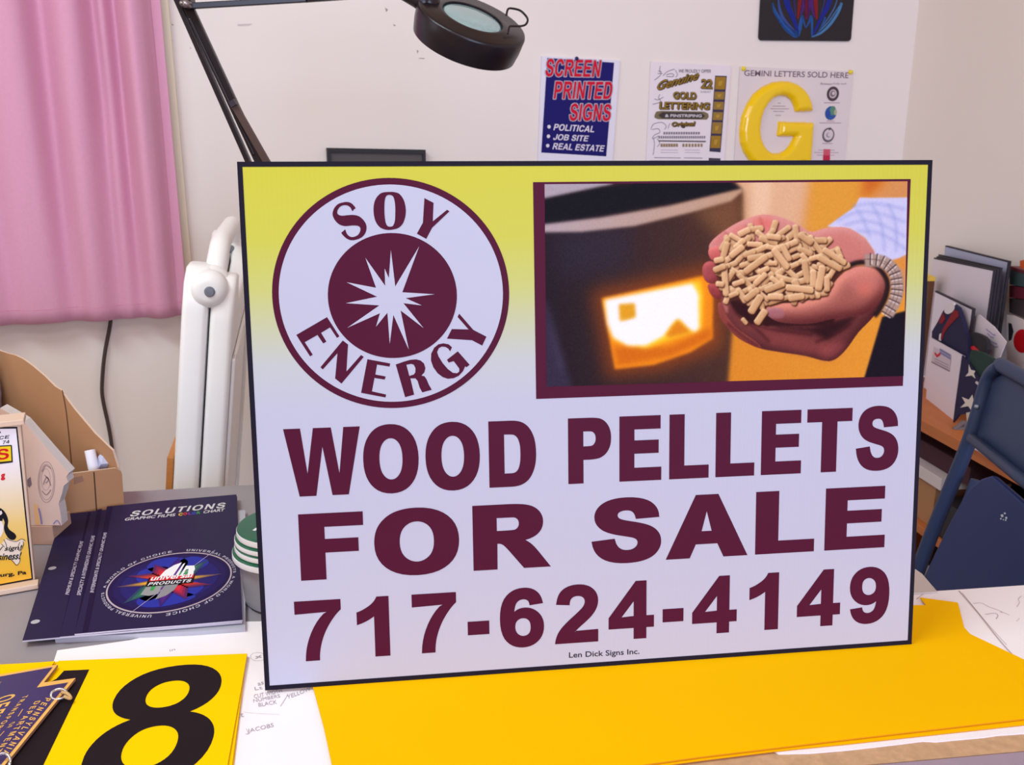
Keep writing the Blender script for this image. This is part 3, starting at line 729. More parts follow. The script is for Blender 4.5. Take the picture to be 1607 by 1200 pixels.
pr.px(c2([(660, 405), (722, 452), (703, 770), (875, 575), (907, 598), (645, 912), (570, 852), (597, 555), (425, 745), (397, 720)]), MR, 3)
pr.px(c2([(950, 625), (1218, 675), (1210, 712), (1063, 688), (1043, 805), (1165, 828), (1153, 865), (1033, 845), (1003, 1003), (1170, 1040), (1162, 1075), (875, 1020)]), MR, 3)
pr.loops([SF.poly(c3([(158, 687), (250, 655), (330, 632), (400, 627), (450, 640), (490, 675), (507, 730), (495, 780), (460, 818), (495, 825), (520, 860), (545, 920), (582, 985), (470, 1015), (440, 960), (415, 880), (390, 850), (330, 850), (375, 1042), (268, 1072)])),
          SF.poly(c3([(283, 690), (340, 680), (370, 690), (390, 730), (388, 780), (370, 805), (318, 822)]))], MR, 3)
pr.px(c3([(820, 485), (797, 532), (775, 500), (740, 480), (700, 477), (665, 495), (645, 540), (660, 590), (710, 670), (770, 740), (830, 785), (880, 790), (905, 770), (905, 735), (840, 648), (780, 665), (760, 632), (888, 532), (1027, 690), (990, 720), (975, 708), (950, 765), (900, 820), (840, 848), (770, 855), (710, 835), (650, 790), (600, 720), (572, 640), (575, 560), (610, 490), (660, 450), (720, 438), (780, 450)]), MR, 3)
pr.px(c3([(905, 90), (1070, 280), (1225, 360), (1175, 465), (1055, 402), (760, 383), (818, 270), (1015, 275), (885, 128)]), MR, 3)
pr.px(crop([(648, 185), (687, 510), (902, 150), (750, 562), (1038, 580), (780, 615), (925, 680), (760, 660), (940, 882), (735, 725), (808, 1075), (670, 765), (638, 1025), (617, 745), (515, 870), (550, 750), (258, 880), (545, 680), (245, 660), (525, 602), (250, 472), (515, 522), (420, 255), (597, 505), (592, 350), (630, 435)], 500, 360, 5.713), WH, 4)
pr.build('round_emblem', sign)
# three lines of lettering
pr = Print(SF, 0.0)


def embolden(loops, dx, dy):
    """moves each outline outwards by dx sideways and dy up and down"""
    out = []
    areas = [0.5 * sum(l[i][0] * l[(i + 1) % len(l)][1] - l[(i + 1) % len(l)][0] * l[i][1] for i in range(len(l))) for l in loops]
    big = max(range(len(loops)), key=lambda i: abs(areas[i]))
    for i, l in enumerate(loops):
        want_cw = (i == big)
        if (areas[i] < 0) != want_cw: l = l[::-1]
        P = np.array(l, float) / (dx, dy); n = len(P); q = []
        for k_ in range(n):
            a_, b_ = P[k_] - P[k_ - 1], P[(k_ + 1) % n] - P[k_]
            a_ = a_ / (np.linalg.norm(a_) + 1e-9); b_ = b_ / (np.linalg.norm(b_) + 1e-9)
            na, nb2 = np.array([-a_[1], a_[0]]), np.array([-b_[1], b_[0]])
            m_ = na + nb2; d_ = max(m_ @ m_ / 2, .35)
            q.append(tuple((P[k_] + m_ / d_) * (dx, dy)))
        out.append(q)
    return out


def row(base, cap, letters, dx, dy):
    vb = np.mean([SF.uv(*p)[1] for p in base]); vc = np.mean([SF.uv(*p)[1] for p in cap])
    for ch, pl, pr_ in letters:
        ul, ur = SF.uv(*pl)[0], SF.uv(*pr_)[0]
        adv, lo = glyph(ch); lo = embolden(lo, dx, dy); xs = [p[0] for l in lo for p in l]; x0, x1 = min(xs), max(xs)
        pr.loops([[(ul + (x - x0) / (x1 - x0) * (ur - ul), vb + (y + dy) / (1466.0 + 2 * dy) * (vc - vb)) for x, y in l] for l in lo], MR, 1)


a = lambda x, y: (430 + x / 3.737, 640 + y / 3.737)
b = lambda x, y: (870 + x / 2.922, 620 + y / 2.922)
row([a(145, 520), a(1263, 467), b(65, 405), b(1225, 355)], [a(53, 125), a(1255, 78), b(62, 107), b(1367, 57)],
    [('W', a(53, 125), a(503, 105)), ('O', a(523, 300), a(848, 285)), ('O', a(888, 275), a(1207, 260)), ('D', a(1260, 270), a(1537, 260)),
     ('P', b(63, 250), b(260, 190)), ('E', b(298, 250), b(490, 350)), ('L', b(527, 235), b(707, 345)), ('L', b(740, 230), b(916, 335)), ('E', b(949, 220), b(1136, 100)), ('T', b(1160, 100), b(1367, 80)), ('S', b(1382, 250), b(1577, 240))], 78, 34)
a = lambda x, y: (450 + x / 3.571, 750 + y / 3.571)
b = lambda x, y: (900 + x / 3.09, 740 + y / 3.09)
row([a(80, 574), a(1047, 516), b(447, 426), b(882, 403), b(1217, 384)], [a(65, 203), a(1040, 152), b(887, 100), b(1517, 68)],
    [('F', a(72, 390), a(427, 225)), ('O', a(490, 360), a(966, 340)), ('R', a(1043, 330), a(1480, 492)), ('S', b(87, 345), b(425, 320)), ('A', b(447, 425), b(843, 407)), ('L', b(883, 250), b(1166, 350)), ('E', b(1220, 230), b(1517, 100))], 85, 34)
a = lambda x, y: (440 + x / 3.214, 900 + y / 3.214)
b = lambda x, y: (900 + x / 3.09, 880 + y / 3.09)
row([a(132, 440), a(475, 416), b(300, 378), b(925, 335), b(1205, 315)], [a(70, 143), b(360, 92), b(995, 56), b(1270, 38)],
    [('7', a(70, 178), a(304, 155)), ('1', a(385, 230), a(550, 250)), ('7', a(662, 140), a(886, 120)), ('-', a(945, 275), a(1054, 270)), ('6', a(1107, 220), a(1330, 260)), ('2', a(1385, 350), b(120, 360)),
     ('4', b(170, 300), b(390, 290)), ('-', b(432, 268), b(533, 262)), ('4', b(575, 280), b(791, 268)), ('1', b(853, 170), b(995, 150)), ('4', b(1083, 250), b(1292, 235)), ('9', b(1340, 140), b(1532, 140))], 18, 36)
pr.build('lettering', sign)
pr = Print(SF, 0.0)
pr.btext('Len Dick Signs Inc.', (893, 1034.5), (1003.5, 1028.3), (892.8, 1023.2), (48, 42, 56), 1, .012)
pr.build('maker_line', sign)
# frame of the printed photograph
Q4 = lambda p: crop(p, 820, 250, 2.4348)
pr = Print(SF, 0.0); pr.px(Q4([(40, 87), (1483, 75), (1453, 865), (52, 915)]), MR, 1); pr.build('photo_frame', sign)


# ---- the printed photograph itself: a flat picture, painted as colours of its print
def paint_photo():
    Wd, Hd = 1120, 620
    tl, tr_, br_, bl_ = [SF.uv(*p) for p in Q4([(84, 95), (1470, 84), (1455, 827), (92, 868)])]
    u0, u1 = (tl[0] + bl_[0]) / 2, (tr_[0] + br_[0]) / 2; v0, v1 = (bl_[1] + br_[1]) / 2, (tl[1] + tr_[1]) / 2
    img = np.zeros((Hd, Wd, 3)); yy, xx = np.mgrid[0:Hd, 0:Wd]

    def G(pts, src='A'):
        if src == 'A': pp = crop(pts, 820, 250, 2.4348)
        elif src == 'B': pp = crop(pts, 1080, 320, 4.444)
        else: pp = crop(pts, 840, 280, 3.528)
        o = []
        for p in pp:
            q = SF.uv(*p); o.append(((q[0] - u0) / (u1 - u0) * Wd, (v1 - q[1]) / (v1 - v0) * Hd))
        return np.array(o)

    def blur(a, s):
        if s <= 0.3: return a
        r = int(3 * s) + 1; k = np.exp(-0.5 * (np.arange(-r, r + 1) / s) ** 2); k /= k.sum()
        p = np.pad(a, ((r, r), (0, 0)), mode='edge'); a = sum(k[i] * p[i:i + a.shape[0]] for i in range(2 * r + 1))
        p = np.pad(a, ((0, 0), (r, r)), mode='edge'); return sum(k[i] * p[:, i:i + a.shape[1]] for i in range(2 * r + 1))

    def mask(P, s=0.7, pad=0):
        pd = int(4 * max(s, pad)) + 3
        x0, x1 = max(0, int(P[:, 0].min()) - pd), min(Wd, int(P[:, 0].max()) + pd + 1)
        y0, y1 = max(0, int(P[:, 1].min()) - pd), min(Hd, int(P[:, 1].max()) + pd + 1)
        if x1 <= x0 or y1 <= y0: return None
        X = xx[y0:y1, x0:x1] + .5; Y = yy[y0:y1, x0:x1] + .5; ins = np.zeros(X.shape, bool)
        n = len(P)
        for i in range(n):
            ax_, ay_ = P[i]; bx_, by_ = P[(i + 1) % n]
            if ay_ == by_: continue
            cnd = (ay_ > Y) != (by_ > Y)
            ins ^= cnd & (X < (bx_ - ax_) * (Y - ay_) / (by_ - ay_) + ax_)
        return (slice(y0, y1), slice(x0, x1)), blur(ins.astype(float), s)

    def put(sl, m, col, op=1.0):
        m = (m * op)[..., None]; img[sl] = img[sl] * (1 - m) + np.asarray(col, float) * m

    def fill(pts, col, src='A', s=0.8, sm=False, op=1.0, col2=None, d=(1, 0)):
        P = G(pts, src)
        if sm: P = np.array(smooth_loop(P, 4))
        r = mask(P, s)
        if r is None: return
        sl, m = r
        if col2 is not None:
            X = xx[sl] * d[0] + yy[sl] * d[1]; pr_ = P @ np.array(d); t = np.clip((X - pr_.min()) / (pr_.max() - pr_.min()), 0, 1)[..., None]
            cc = np.asarray(col, float) * (1 - t) + np.asarray(col2, float) * t
        else: cc = col
        put(sl, m, cc, op)

    def puff(pts, lit, dark, src='B', s=0.9, soft=7, ldir=(-.4, -.9), gain=6.0, sm=True):
        P = G(pts, src)
        if sm: P = np.array(smooth_loop(P, 4))
        r = mask(P, s, soft)
        if r is None: return
        sl, m = r; hgt = blur(m, soft); gy, gx = np.gradient(hgt)
        t = np.clip(.55 + gain * soft * .35 * (gx * -ldir[0] + gy * -ldir[1]) * 0.5, 0, 1)[..., None]
        put(sl, m, np.asarray(dark, float) * (1 - t) + np.asarray(lit, float) * t)

    # backdrop
    fill([(60, 60), (1600, 60), (1600, 900), (60, 900)], (214, 150, 92), s=.5)
    fill([(800, 60), (1120, 60), (1060, 330), (800, 330)], (222, 178, 142), s=22)
    fill([(880, 70), (960, 70), (930, 320), (860, 320)], (232, 194, 160), s=10)
    fill([(1110, 60), (1420, 60), (1200, 260), (1080, 300)], (222, 158, 62), s=14)
    fill([(1310, 60), (1420, 60), (1300, 160)], (205, 110, 40), s=14)
    fill([(700, 560), (1480, 500), (1480, 900), (700, 900)], (220, 142, 44), s=6, col2=(228, 158, 60), d=(1, 0))
    # stove
    fill([(60, 60), (800, 70), (846, 130), (842, 360), (800, 640), (776, 900), (60, 900)], (40, 30, 42), s=6, col2=(92, 58, 44), d=(1, -.1))
    fill([(640, 180), (846, 130), (840, 330), (780, 330)], (150, 104, 66), s=22, op=.6)
    fill([(120, 270), (420, 250), (400, 420), (140, 460)], (56, 48, 66), s=30, op=.7)
    fill([(60, 80), (380, 80), (330, 100), (83, 152), (60, 152)], (176, 164, 172), s=4)
    fill([(60, 158), (300, 108), (520, 80), (790, 80), (846, 118), (600, 166), (300, 215), (60, 250)], (26, 23, 30), s=5, sm=False)
    fill([(60, 250), (300, 222), (560, 178), (842, 112), (846, 122), (800, 160), (640, 205), (430, 255), (230, 277), (60, 280)], (182, 166, 170), s=4, col2=(196, 158, 128), d=(1, 0))
    fill([(85, 520), (130, 680), (190, 870), (83, 880)], (62, 52, 74), s=8)
    fill([(95, 540), (112, 600), (160, 800), (140, 810)], (84, 74, 98), s=9, op=.6)
    # fire window
    fill([(260, 500), (720, 400), (770, 520), (760, 720), (540, 810), (320, 840)], (206, 96, 20), s=24, op=.5)
    fill([(302, 530), (690, 444), (716, 448), (728, 530), (724, 684), (640, 736), (500, 785), (352, 802)], (240, 146, 22), s=4)
    fill([(350, 716), (560, 716), (720, 640), (722, 680), (560, 752), (362, 788)], (206, 106, 14), s=8, op=.75)
    fill([(315, 545), (680, 460), (690, 520), (684, 640), (650, 660), (470, 722), (350, 690)], (250, 206, 40), s=7)
    fill([(385, 672), (870, 580), (903, 640), (905, 830), (880, 850), (840, 830), (790, 775), (755, 810), (715, 868), (610, 925), (510, 925), (430, 880), (398, 800)], (250, 246, 250), 'C', s=6)
    fill([(462, 696), (552, 690), (556, 768), (510, 782), (468, 790)], (226, 164, 36), 'C', s=5)
    fill([(760, 812), (790, 782), (860, 850), (740, 880), (720, 870)], (226, 140, 26), 'C', s=6)
    # back arm, sleeve and hand
    fill([(1170, 20), (1200, -40), (1560, -40), (1540, 345), (1420, 400), (1290, 400), (1300, 330), (1235, 235), (1130, 172), (970, 160)], (206, 204, 232), 'B', s=2.0, sm=False)
    for p in ([(1040, 120), (1180, 60), (1340, 70), (1520, 130)], [(1090, 150), (1230, 120), (1360, 150), (1520, 230)], [(1180, 190), (1320, 200), (1440, 260), (1520, 320)], [(1150, 20), (1300, 0), (1520, 40)],
              [(1180, 40), (1230, 120), (1270, 230)], [(1290, 10), (1350, 140), (1370, 330)], [(1400, 0), (1450, 130), (1450, 340)]):
        L, R = ribbon(smooth_loop(p, 5, closed=False), 16); fill(L + R[::-1], (152, 160, 212), 'B', s=4.5, op=.6)
    fill([(980, 150), (1130, 170), (1230, 240), (1295, 330), (1290, 390), (1240, 260), (1120, 195)], (232, 228, 244), 'B', s=3, op=.8)
    puff([(145, 300), (180, 245), (250, 190), (330, 140), (420, 100), (530, 75), (640, 90), (760, 140), (860, 195), (960, 170), (1100, 165), (1200, 215), (1270, 290), (1298, 360), (1200, 410), (1000, 430), (600, 430), (240, 420), (170, 370)], (228, 164, 154), (180, 104, 98), soft=16, gain=5)
    fill([(440, 110), (560, 90), (620, 130), (560, 190), (500, 190)], (232, 120, 108), 'B', s=8, op=.6)
    for p in ([(395, 150), (430, 185), (440, 215)], [(500, 95), (520, 150), (515, 195)], [(600, 130), (625, 165), (620, 200)], [(250, 195), (290, 225), (300, 262)]):
        L, R = ribbon(smooth_loop(p, 6, closed=False), 12); fill(L + R[::-1], (168, 78, 74), 'B', s=4, op=.6)
    fill([(300, 180), (400, 140), (430, 190), (340, 230)], (224, 128, 118), 'B', s=8, op=.5)
    fill([(900, 230), (1100, 200), (1250, 300), (1200, 390), (1050, 380)], (206, 128, 116), 'B', s=12, op=.7)
    fill([(250, 190), (300, 230), (260, 280), (160, 290), (145, 300)], (206, 120, 116), 'B', s=6, op=.6)
    puff([(140, 330), (170, 300), (225, 300), (255, 330), (250, 370), (205, 395), (160, 385)], (234, 140, 130), (170, 70, 72), soft=8)
    puff([(98, 455), (120, 410), (165, 400), (205, 430), (205, 520), (165, 555), (115, 530)], (206, 110, 108), (120, 46, 52), soft=9)
    puff([(140, 560), (200, 560), (240, 600), (225, 660), (180, 655), (145, 610)], (196, 96, 92), (110, 40, 44), soft=8)
    # dark bottom corner, watch
    fill([(1345, 785), (1520, 740), (1520, 1250), (1200, 1250)], (32, 23, 36), 'B', s=2.5)
    fill([(1420, 390), (1530, 380), (1525, 460), (1450, 440)], (222, 150, 70), 'B', s=3)
    # front hand
    puff([(228, 655), (262, 650), (300, 690), (345, 765), (430, 825), (540, 835), (800, 840), (1000, 800), (1200, 640), (1120, 470), (1210, 432), (1320, 460), (1375, 545), (1368, 645), (1290, 775), (1180, 890), (1095, 1005), (1015, 1078), (940, 1090), (800, 1055), (620, 1028), (480, 1000), (360, 930), (285, 850), (235, 770)], (150, 80, 74), (74, 32, 36), soft=16, gain=6)
    fill([(480, 880), (700, 900), (900, 960), (1060, 960), (960, 1050), (760, 1030), (560, 980)], (146, 74, 70), 'B', s=12, op=.7)
    fill([(900, 1000), (1050, 960), (1100, 980), (1010, 1070), (930, 1080)], (164, 84, 84), 'B', s=10, op=.5)
    fill([(235, 690), (258, 650), (275, 700), (275, 760), (255, 750)], (188, 116, 108), 'B', s=3, op=.9)
    puff([(205, 700), (228, 690), (262, 770), (330, 860), (470, 960), (500, 1000), (440, 985), (340, 930), (260, 850), (215, 780)], (176, 96, 80), (110, 44, 46), soft=6)
    for p in ([(270, 830), (380, 920), (480, 985)], [(370, 640), (400, 740), (470, 840), (620, 880), (860, 910)], [(300, 700), (360, 790), (470, 870), (560, 960)], [(880, 960), (960, 930), (1060, 880), (1130, 830)]):
        L, R = ribbon(smooth_loop(p, 6, closed=False), 14); fill(L + R[::-1], (62, 18, 26), 'B', s=4, op=.7)
    fill([(360, 640), (400, 640), (440, 760), (540, 830), (440, 800), (380, 720)], (70, 24, 30), 'B', s=3, op=.9)
    fill([(545, 830), (700, 850), (860, 855), (1000, 815), (1180, 770), (1080, 860), (960, 940), (840, 890), (640, 870)], (48, 16, 22), 'B', s=7, op=.9)
    # hollow under the pellets
    fill([(285, 680), (480, 610), (560, 850), (430, 835), (340, 765)], (58, 20, 24), 'B', s=2.5)
    fill([(380, 640), (1000, 560), (1050, 700), (1000, 850), (540, 850), (430, 790)], (60, 22, 24), 'B', s=3)
    fill([(190, 420), (240, 640), (420, 700), (560, 720), (700, 690), (980, 610), (1110, 440), (1000, 330), (700, 260), (340, 300)], (84, 44, 36), 'B', s=5)
    puff([(536, 745), (560, 705), (640, 690), (760, 684), (900, 645), (985, 600), (1030, 530), (1110, 462), (1210, 434), (1318, 464), (1372, 560), (1320, 690), (1210, 768), (1000, 800), (850, 832), (680, 830), (580, 800)], (222, 146, 126), (104, 46, 46), soft=20, gain=8)
    fill([(1120, 480), (1230, 450), (1330, 500), (1340, 590), (1230, 640), (1120, 580)], (222, 140, 130), 'B', s=14, op=.55)
    fill([(1180, 560), (1250, 540), (1270, 620), (1200, 640)], (230, 120, 92), 'B', s=14, op=.5)
    puff([(540, 748), (566, 725), (640, 726), (668, 760), (655, 792), (600, 798), (555, 780)], (196, 138, 140), (140, 80, 84), soft=5)
    # strap and links of the watch
    for p, wd, col, s_ in (([(1100, 440), (1180, 410), (1260, 412), (1330, 450), (1385, 540), (1375, 640), (1330, 730), (1290, 780)], 34, (48, 28, 30), 3.0), ([(1230, 395), (1340, 400), (1430, 460), (1455, 560), (1440, 660), (1380, 770)], 88, (176, 150, 138), 2.5)):
        L, R = ribbon(smooth_loop(p, 6, closed=False), wd); fill(L + R[::-1], col, 'B', s=s_)
    cen = smooth_loop([(1240, 385), (1340, 395), (1425, 460), (1452, 560), (1436, 660), (1372, 775)], 8, closed=False)
    for i in range(3, len(cen) - 1, 3):
        t = cen[i + 1] - cen[i - 1]; t /= np.linalg.norm(t); n = np.array([-t[1], t[0]])
        for off, hw, col in ((0, 42, (70, 48, 48)), (9, 36, (228, 212, 206))):
            pth = [tuple(cen[i] + t * off + n * hw * k) for k in (-1, -.2, .2, 1)]
            L, R = ribbon(pth, 9); fill(L + R[::-1], col, 'B', s=1.2, op=.85)
    for kk in (-14, 14):
        pth = [tuple(cen[i] + np.array([kk, 0])) for i in range(len(cen))]; L, R = ribbon(pth, 3.5); fill(L + R[::-1], (96, 70, 66), 'B', s=1.0, op=.7)
    # pellets
    heap = np.array([(235, 400), (225, 455), (255, 560), (265, 640), (390, 650), (470, 680), (560, 690), (700, 680), (900, 630), (970, 590), (1000, 520), (1090, 430), (1080, 370), (960, 250), (800, 205), (640, 165), (430, 165), (250, 270)], float)
    rnd = random.Random(11)

    def inside(x, y):
        r_ = False
        for i in range(len(heap)):
            (x1_, y1_), (x2_, y2_) = heap[i], heap[(i + 1) % len(heap)]
            if (y1_ > y) != (y2_ > y) and x < (x2_ - x1_) * (y - y1_) / (y2_ - y1_) + x1_: r_ = not r_
        return r_

    def pellet(x, y, an, ln, wd):
        c_, s_ = math.cos(an), math.sin(an); P = []
        for k in range(7):
            q = -math.pi / 2 + math.pi * k / 6; P.append((ln / 2 + wd * .28 * math.cos(q), wd / 2 * math.sin(q)))
        for k in range(7):
            q = math.pi / 2 + math.pi * k / 6; P.append((-ln / 2 + wd * .28 * math.cos(q), wd / 2 * math.sin(q)))
        P = [(x + a_ * c_ - b_ * s_, y + a_ * s_ + b_ * c_) for a_, b_ in P]
        fill([(p[0] + 5, p[1] + 9) for p in P], (70, 34, 20), 'B', s=2.0, op=.9)
        j = rnd.uniform(-10, 8)
        puff(P, (252 + j, 222 + j, 178 + j), (170 + j, 112 + j, 70 + j), soft=3.6, gain=5, sm=False)
        if rnd.random() < .5:
            ex_, ey_ = x + ln / 2 * c_, y + ln / 2 * s_
            fill([(ex_ + wd * .26 * math.cos(t_) * abs(c_ * .5 + .5), ey_ + wd * .40 * math.sin(t_)) for t_ in [k * .785 for k in range(8)]], (226, 184, 130), 'B', s=.8, op=.6)

    pts = []
    for _ in range(2500):
        x, y = rnd.uniform(170, 1110), rnd.uniform(160, 690)
        if inside(x, y) and all((x - a_) ** 2 + ((y - b_) * 1.25) ** 2 > 47 ** 2 for a_, b_ in pts): pts.append((x, y))
    pts.sort(key=lambda p: p[1] + rnd.uniform(-60, 60))
    for x, y in pts:
        an = rnd.choice([-.5, -.6, -.35, .5, .7, -1.0, 1.2, .2, -.2]) + rnd.uniform(-.3, .3)
        pellet(x, y, an, rnd.uniform(66, 124), rnd.uniform(34, 43))
    for x1_, y1_, x2_, y2_, wd in ((250, 430, 262, 630, 44), (600, 320, 690, 440, 46), (910, 370, 1060, 450, 44), (950, 320, 1090, 410, 42), (810, 400, 830, 540, 44), (870, 470, 870, 570, 46), (935, 440, 905, 590, 50), (965, 510, 965, 600, 40), (540, 600, 660, 555, 44), (690, 580, 860, 600, 46), (705, 655, 795, 640, 48),
                                   (560, 645, 650, 645, 44), (400, 660, 480, 600, 46), (435, 750, 500, 645, 52), (475, 825, 530, 745, 50), (375, 800, 400, 830, 30), (190, 395, 240, 385, 40), (185, 460, 250, 435, 42), (200, 555, 240, 560, 38), (290, 640, 340, 620, 34), (400, 470, 540, 370, 46), (300, 360, 380, 300, 44), (640, 235, 560, 225, 40), (780, 215, 860, 270, 44)):
        pellet((x1_ + x2_) / 2, (y1_ + y2_) / 2, math.atan2(y2_ - y1_, x2_ - x1_), math.hypot(x2_ - x1_, y2_ - y1_), wd)
    rs = np.random.RandomState(5); img += blur(rs.normal(0, 7, (Hd, Wd)), 1.0)[..., None]
    # half size grid of vertices carrying the colours
    im = img.reshape(Hd // 2, 2, Wd // 2, 2, 3).mean((1, 3)); H2, W2 = Hd // 2, Wd // 2
    colr = np.clip(lin(np.clip(im, 0, 255)) ** 1.12 * .92, 0, .86)
    gu = np.linspace(0, 1, W2); gv = np.linspace(0, 1, H2)
    U, V_ = np.meshgrid(gu, gv)
    tl, tr_, br_, bl_ = [np.array(p) for p in (tl, tr_, br_, bl_)]
    PP = ((1 - U)[..., None] * (1 - V_)[..., None] * tl + U[..., None] * (1 - V_)[..., None] * tr_ + U[..., None] * V_[..., None] * br_ + (1 - U)[..., None] * V_[..., None] * bl_)
    co = SF.o + PP[..., 0:1] * SF.ux + PP[..., 1:2] * SF.uy + SF.n * 0.0004
    co = co.reshape(-1, 3)
    idx = np.arange(H2 * W2).reshape(H2, W2)
    fc = np.stack([idx[1:, :-1], idx[1:, 1:], idx[:-1, 1:], idx[:-1, :-1]], -1).reshape(-1, 4)
    me = bpy.data.meshes.new('photo_print')
    me.vertices.add(len(co)); me.vertices.foreach_set('co', co.astype(np.float32).ravel())
    me.loops.add(fc.size); me.loops.foreach_set('vertex_index', fc.astype(np.int32).ravel())
    me.polygons.add(len(fc)); me.polygons.foreach_set('loop_start', (np.arange(len(fc)) * 4).astype(np.int32))
    me.update(calc_edges=True)
    at = me.color_attributes.new('print_colour', 'FLOAT_COLOR', 'POINT')
    rgba = np.concatenate([colr.reshape(-1, 3), np.ones((H2 * W2, 1))], 1).astype(np.float32)
    at.data.foreach_set('color', rgba.ravel())
    m = bpy.data.materials.new('photo_ink'); m.use_nodes = True; nt = m.node_tree; b_ = nt.nodes['Principled BSDF']
    vc = nt.nodes.new('ShaderNodeVertexColor'); vc.layer_name = 'print_colour'
    nt.links.new(vc.outputs['Color'], b_.inputs['Base Color']); b_.inputs['Roughness'].default_value = .5; b_.inputs['Specular IOR Level'].default_value = .05
    me.materials.append(m)
    return link('photo_print', me, sign)


tag(paint_photo(), 'printed photo of hands holding pellets beside a stove')

# ------------------------------------------------------------------ things on the back wall
def wall_sheet(name, mats, par, pts, th, m_side=None, gap=0.001):
    mb = MB(); mb.prism(WF, [WF.uv(x, y, gap + th) for x, y in pts], gap, gap + th, 0, m_side if m_side is not None else 0)
    return mb.build(name, mats, par)


# screen printed signs poster
D = lambda *p: crop(p, 840, 80, 6.667)
po = thing('poster', WF.pt(*WF.uv(910, 252), 0.002), 'navy and red screen printed signs poster pinned to the wall above the sign', 'poster')
wall_sheet('poster_board', mat('poster_white', (226, 222, 236), 0.5), po, D((70, 52), (885, 100), (800, 1250), (25, 1215)), 0.004)
pr = Print(WF, 0.005, 0.0004); nb = (34, 30, 104); rd = (206, 24, 52); ws = (216, 206, 224)
pr.px(D((125, 72), (825, 122), (742, 1102), (62, 1062)), nb, 1)
for t, bl, br, tl in (('SCREEN', (100, 262), (668, 272), (122, 84)), ('PRINTED', (190, 500), (790, 502), (212, 318)), ('SIGNS', (352, 726), (778, 730), (374, 552))):
    for k_, (ox, oy) in enumerate(((-7, -7), (7, 7), (-7, 7), (7, -7), (0, 9), (0, -9), (9, 0), (-9, 0))):
        q = [(x + ox, y + oy) for x, y in (bl, br, tl)]
        pr.text(t, *D(*q), ws, 2)
    pr.text(t, *D(bl, br, tl), rd, 3)
for t, bl, br, tl in (('POLITICAL', (188, 828), (612, 850), (205, 762)), ('JOB SITE', (183, 928), (545, 945), (200, 868)), ('REAL ESTATE', (178, 1027), (710, 1052), (196, 962))):
    pr.text(t, *D(bl, br, tl), (226, 218, 232), 2)
for x, y in ((143, 792), (137, 892), (129, 990)):
    c_ = WF.uv(*D((x, y))[0], 0.005); pr.loops([ellipse(c_, 0.0042, 0.0042, 20)], (226, 218, 232), 2)
pr.build('poster_print', po)
mb = MB(); pp = WF.pt(*WF.uv(*D((440, 78))[0], .01), .006); mb.lathe([(0, 0.004), (.004, .003), (.0048, 0), (.004, -.003)], pp, WF.n, 16)
mb.build('push_pin', mat('pin_navy', (40, 40, 96), 0.4), po, smooth=True)

# gold lettering poster
Gp = lambda *p: crop(p, 1010, 90, 7.06)
po = thing('poster', WF.pt(*WF.uv(1078, 252), 0.002), 'white poster with black and gold ornate lettering and a strip of gold squares', 'poster')
wall_sheet('poster_board', mat('poster_paper', (232, 222, 228), 0.6), po, Gp((80, 45), (968, 90), (885, 1260), (25, 1225)), 0.003)
pr = Print(WF, 0.004, 0.0004); gd = (150, 118, 50); dk = (62, 54, 52); gy = (128, 118, 126); gk = (92, 74, 40)
pr.btext('WE PROUDLY OFFER', *Gp((385, 170), (745, 172), (388, 132)), (88, 78, 90), 1, .01)
def shadow_text(t, bl, br, tl, fat=.03, f=None):
    for dx, dy in ((8, 9), (5, 6), (-3, -3), (3, -3)):
        pr.btext(t, *Gp(*[(x + dx, y + dy) for x, y in (bl, br, tl)]), dk, 1, fat)
    pr.btext(t, *Gp(bl, br, tl), gd, 2, fat * .5)
shadow_text('Genuine', (130, 372), (590, 246), (180, 262), .035)
shadow_text('22', (632, 342), (758, 348), (640, 238), .04)
pr.btext('KARAT', *Gp((632, 392), (745, 394), (634, 370)), gy, 1)
shadow_text('GOLD', (325, 462), (582, 468), (330, 380), .045)
shadow_text('LETTERING', (172, 572), (728, 580), (180, 492), .045)
pr.px(Gp((120, 640), (140, 600), (200, 592), (670, 600), (715, 622), (722, 660), (700, 690), (160, 685), (120, 668)), (124, 112, 84), 1)
pr.px(Gp((160, 640), (210, 606), (640, 612), (680, 650), (640, 682), (200, 674)), (70, 62, 62), 2)
pr.btext('& PINSTRIPING', *Gp((235, 662), (640, 664), (238, 628)), (220, 212, 216), 3, .02)
shadow_text('Original', (300, 780), (555, 772), (318, 716), .03)
for y, x0, x1, n in ((840, 220, 630, 15), (885, 165, 690, 22)):
    for i in range(n):
        xa = x0 + (x1 - x0) * i / n
        pr.px(Gp((xa, y - 15), (xa + (x1 - x0) / n * .72, y - 15), (xa + (x1 - x0) / n * .68, y + 14), (xa - 2, y + 13)), (136, 124, 136), 1)
pr.px(Gp((165, 918), (690, 924), (688, 940), (163, 932)), (92, 82, 86), 1)
for x0, x1 in ((188, 385), (430, 665)):
    for i in range(7):
        xa = x0 + (x1 - x0) * i / 7
        pr.px(Gp((xa, 955), (xa + 23, 956), (xa + 22, 992), (xa - 2, 990)), (150, 124, 92), 1)
for y in (1022, 1050):
    for x0, x1 in ((188, 380), (455, 625)):
        pr.px(Gp((x0, y), (x1, y + 2), (x1, y + 9), (x0, y + 7)), (186, 172, 186), 1)
for y, x0, x1 in ((1106, 118, 410), (1108, 448, 650), (1142, 70, 640)):
    pr.px(Gp((x0, y), (x1, y + 3), (x1, y + 12), (x0, y + 9)), (160, 146, 160), 1)
pr.px(Gp((792, 202), (922, 206), (852, 1052), (728, 1042)), (66, 60, 82), 1)
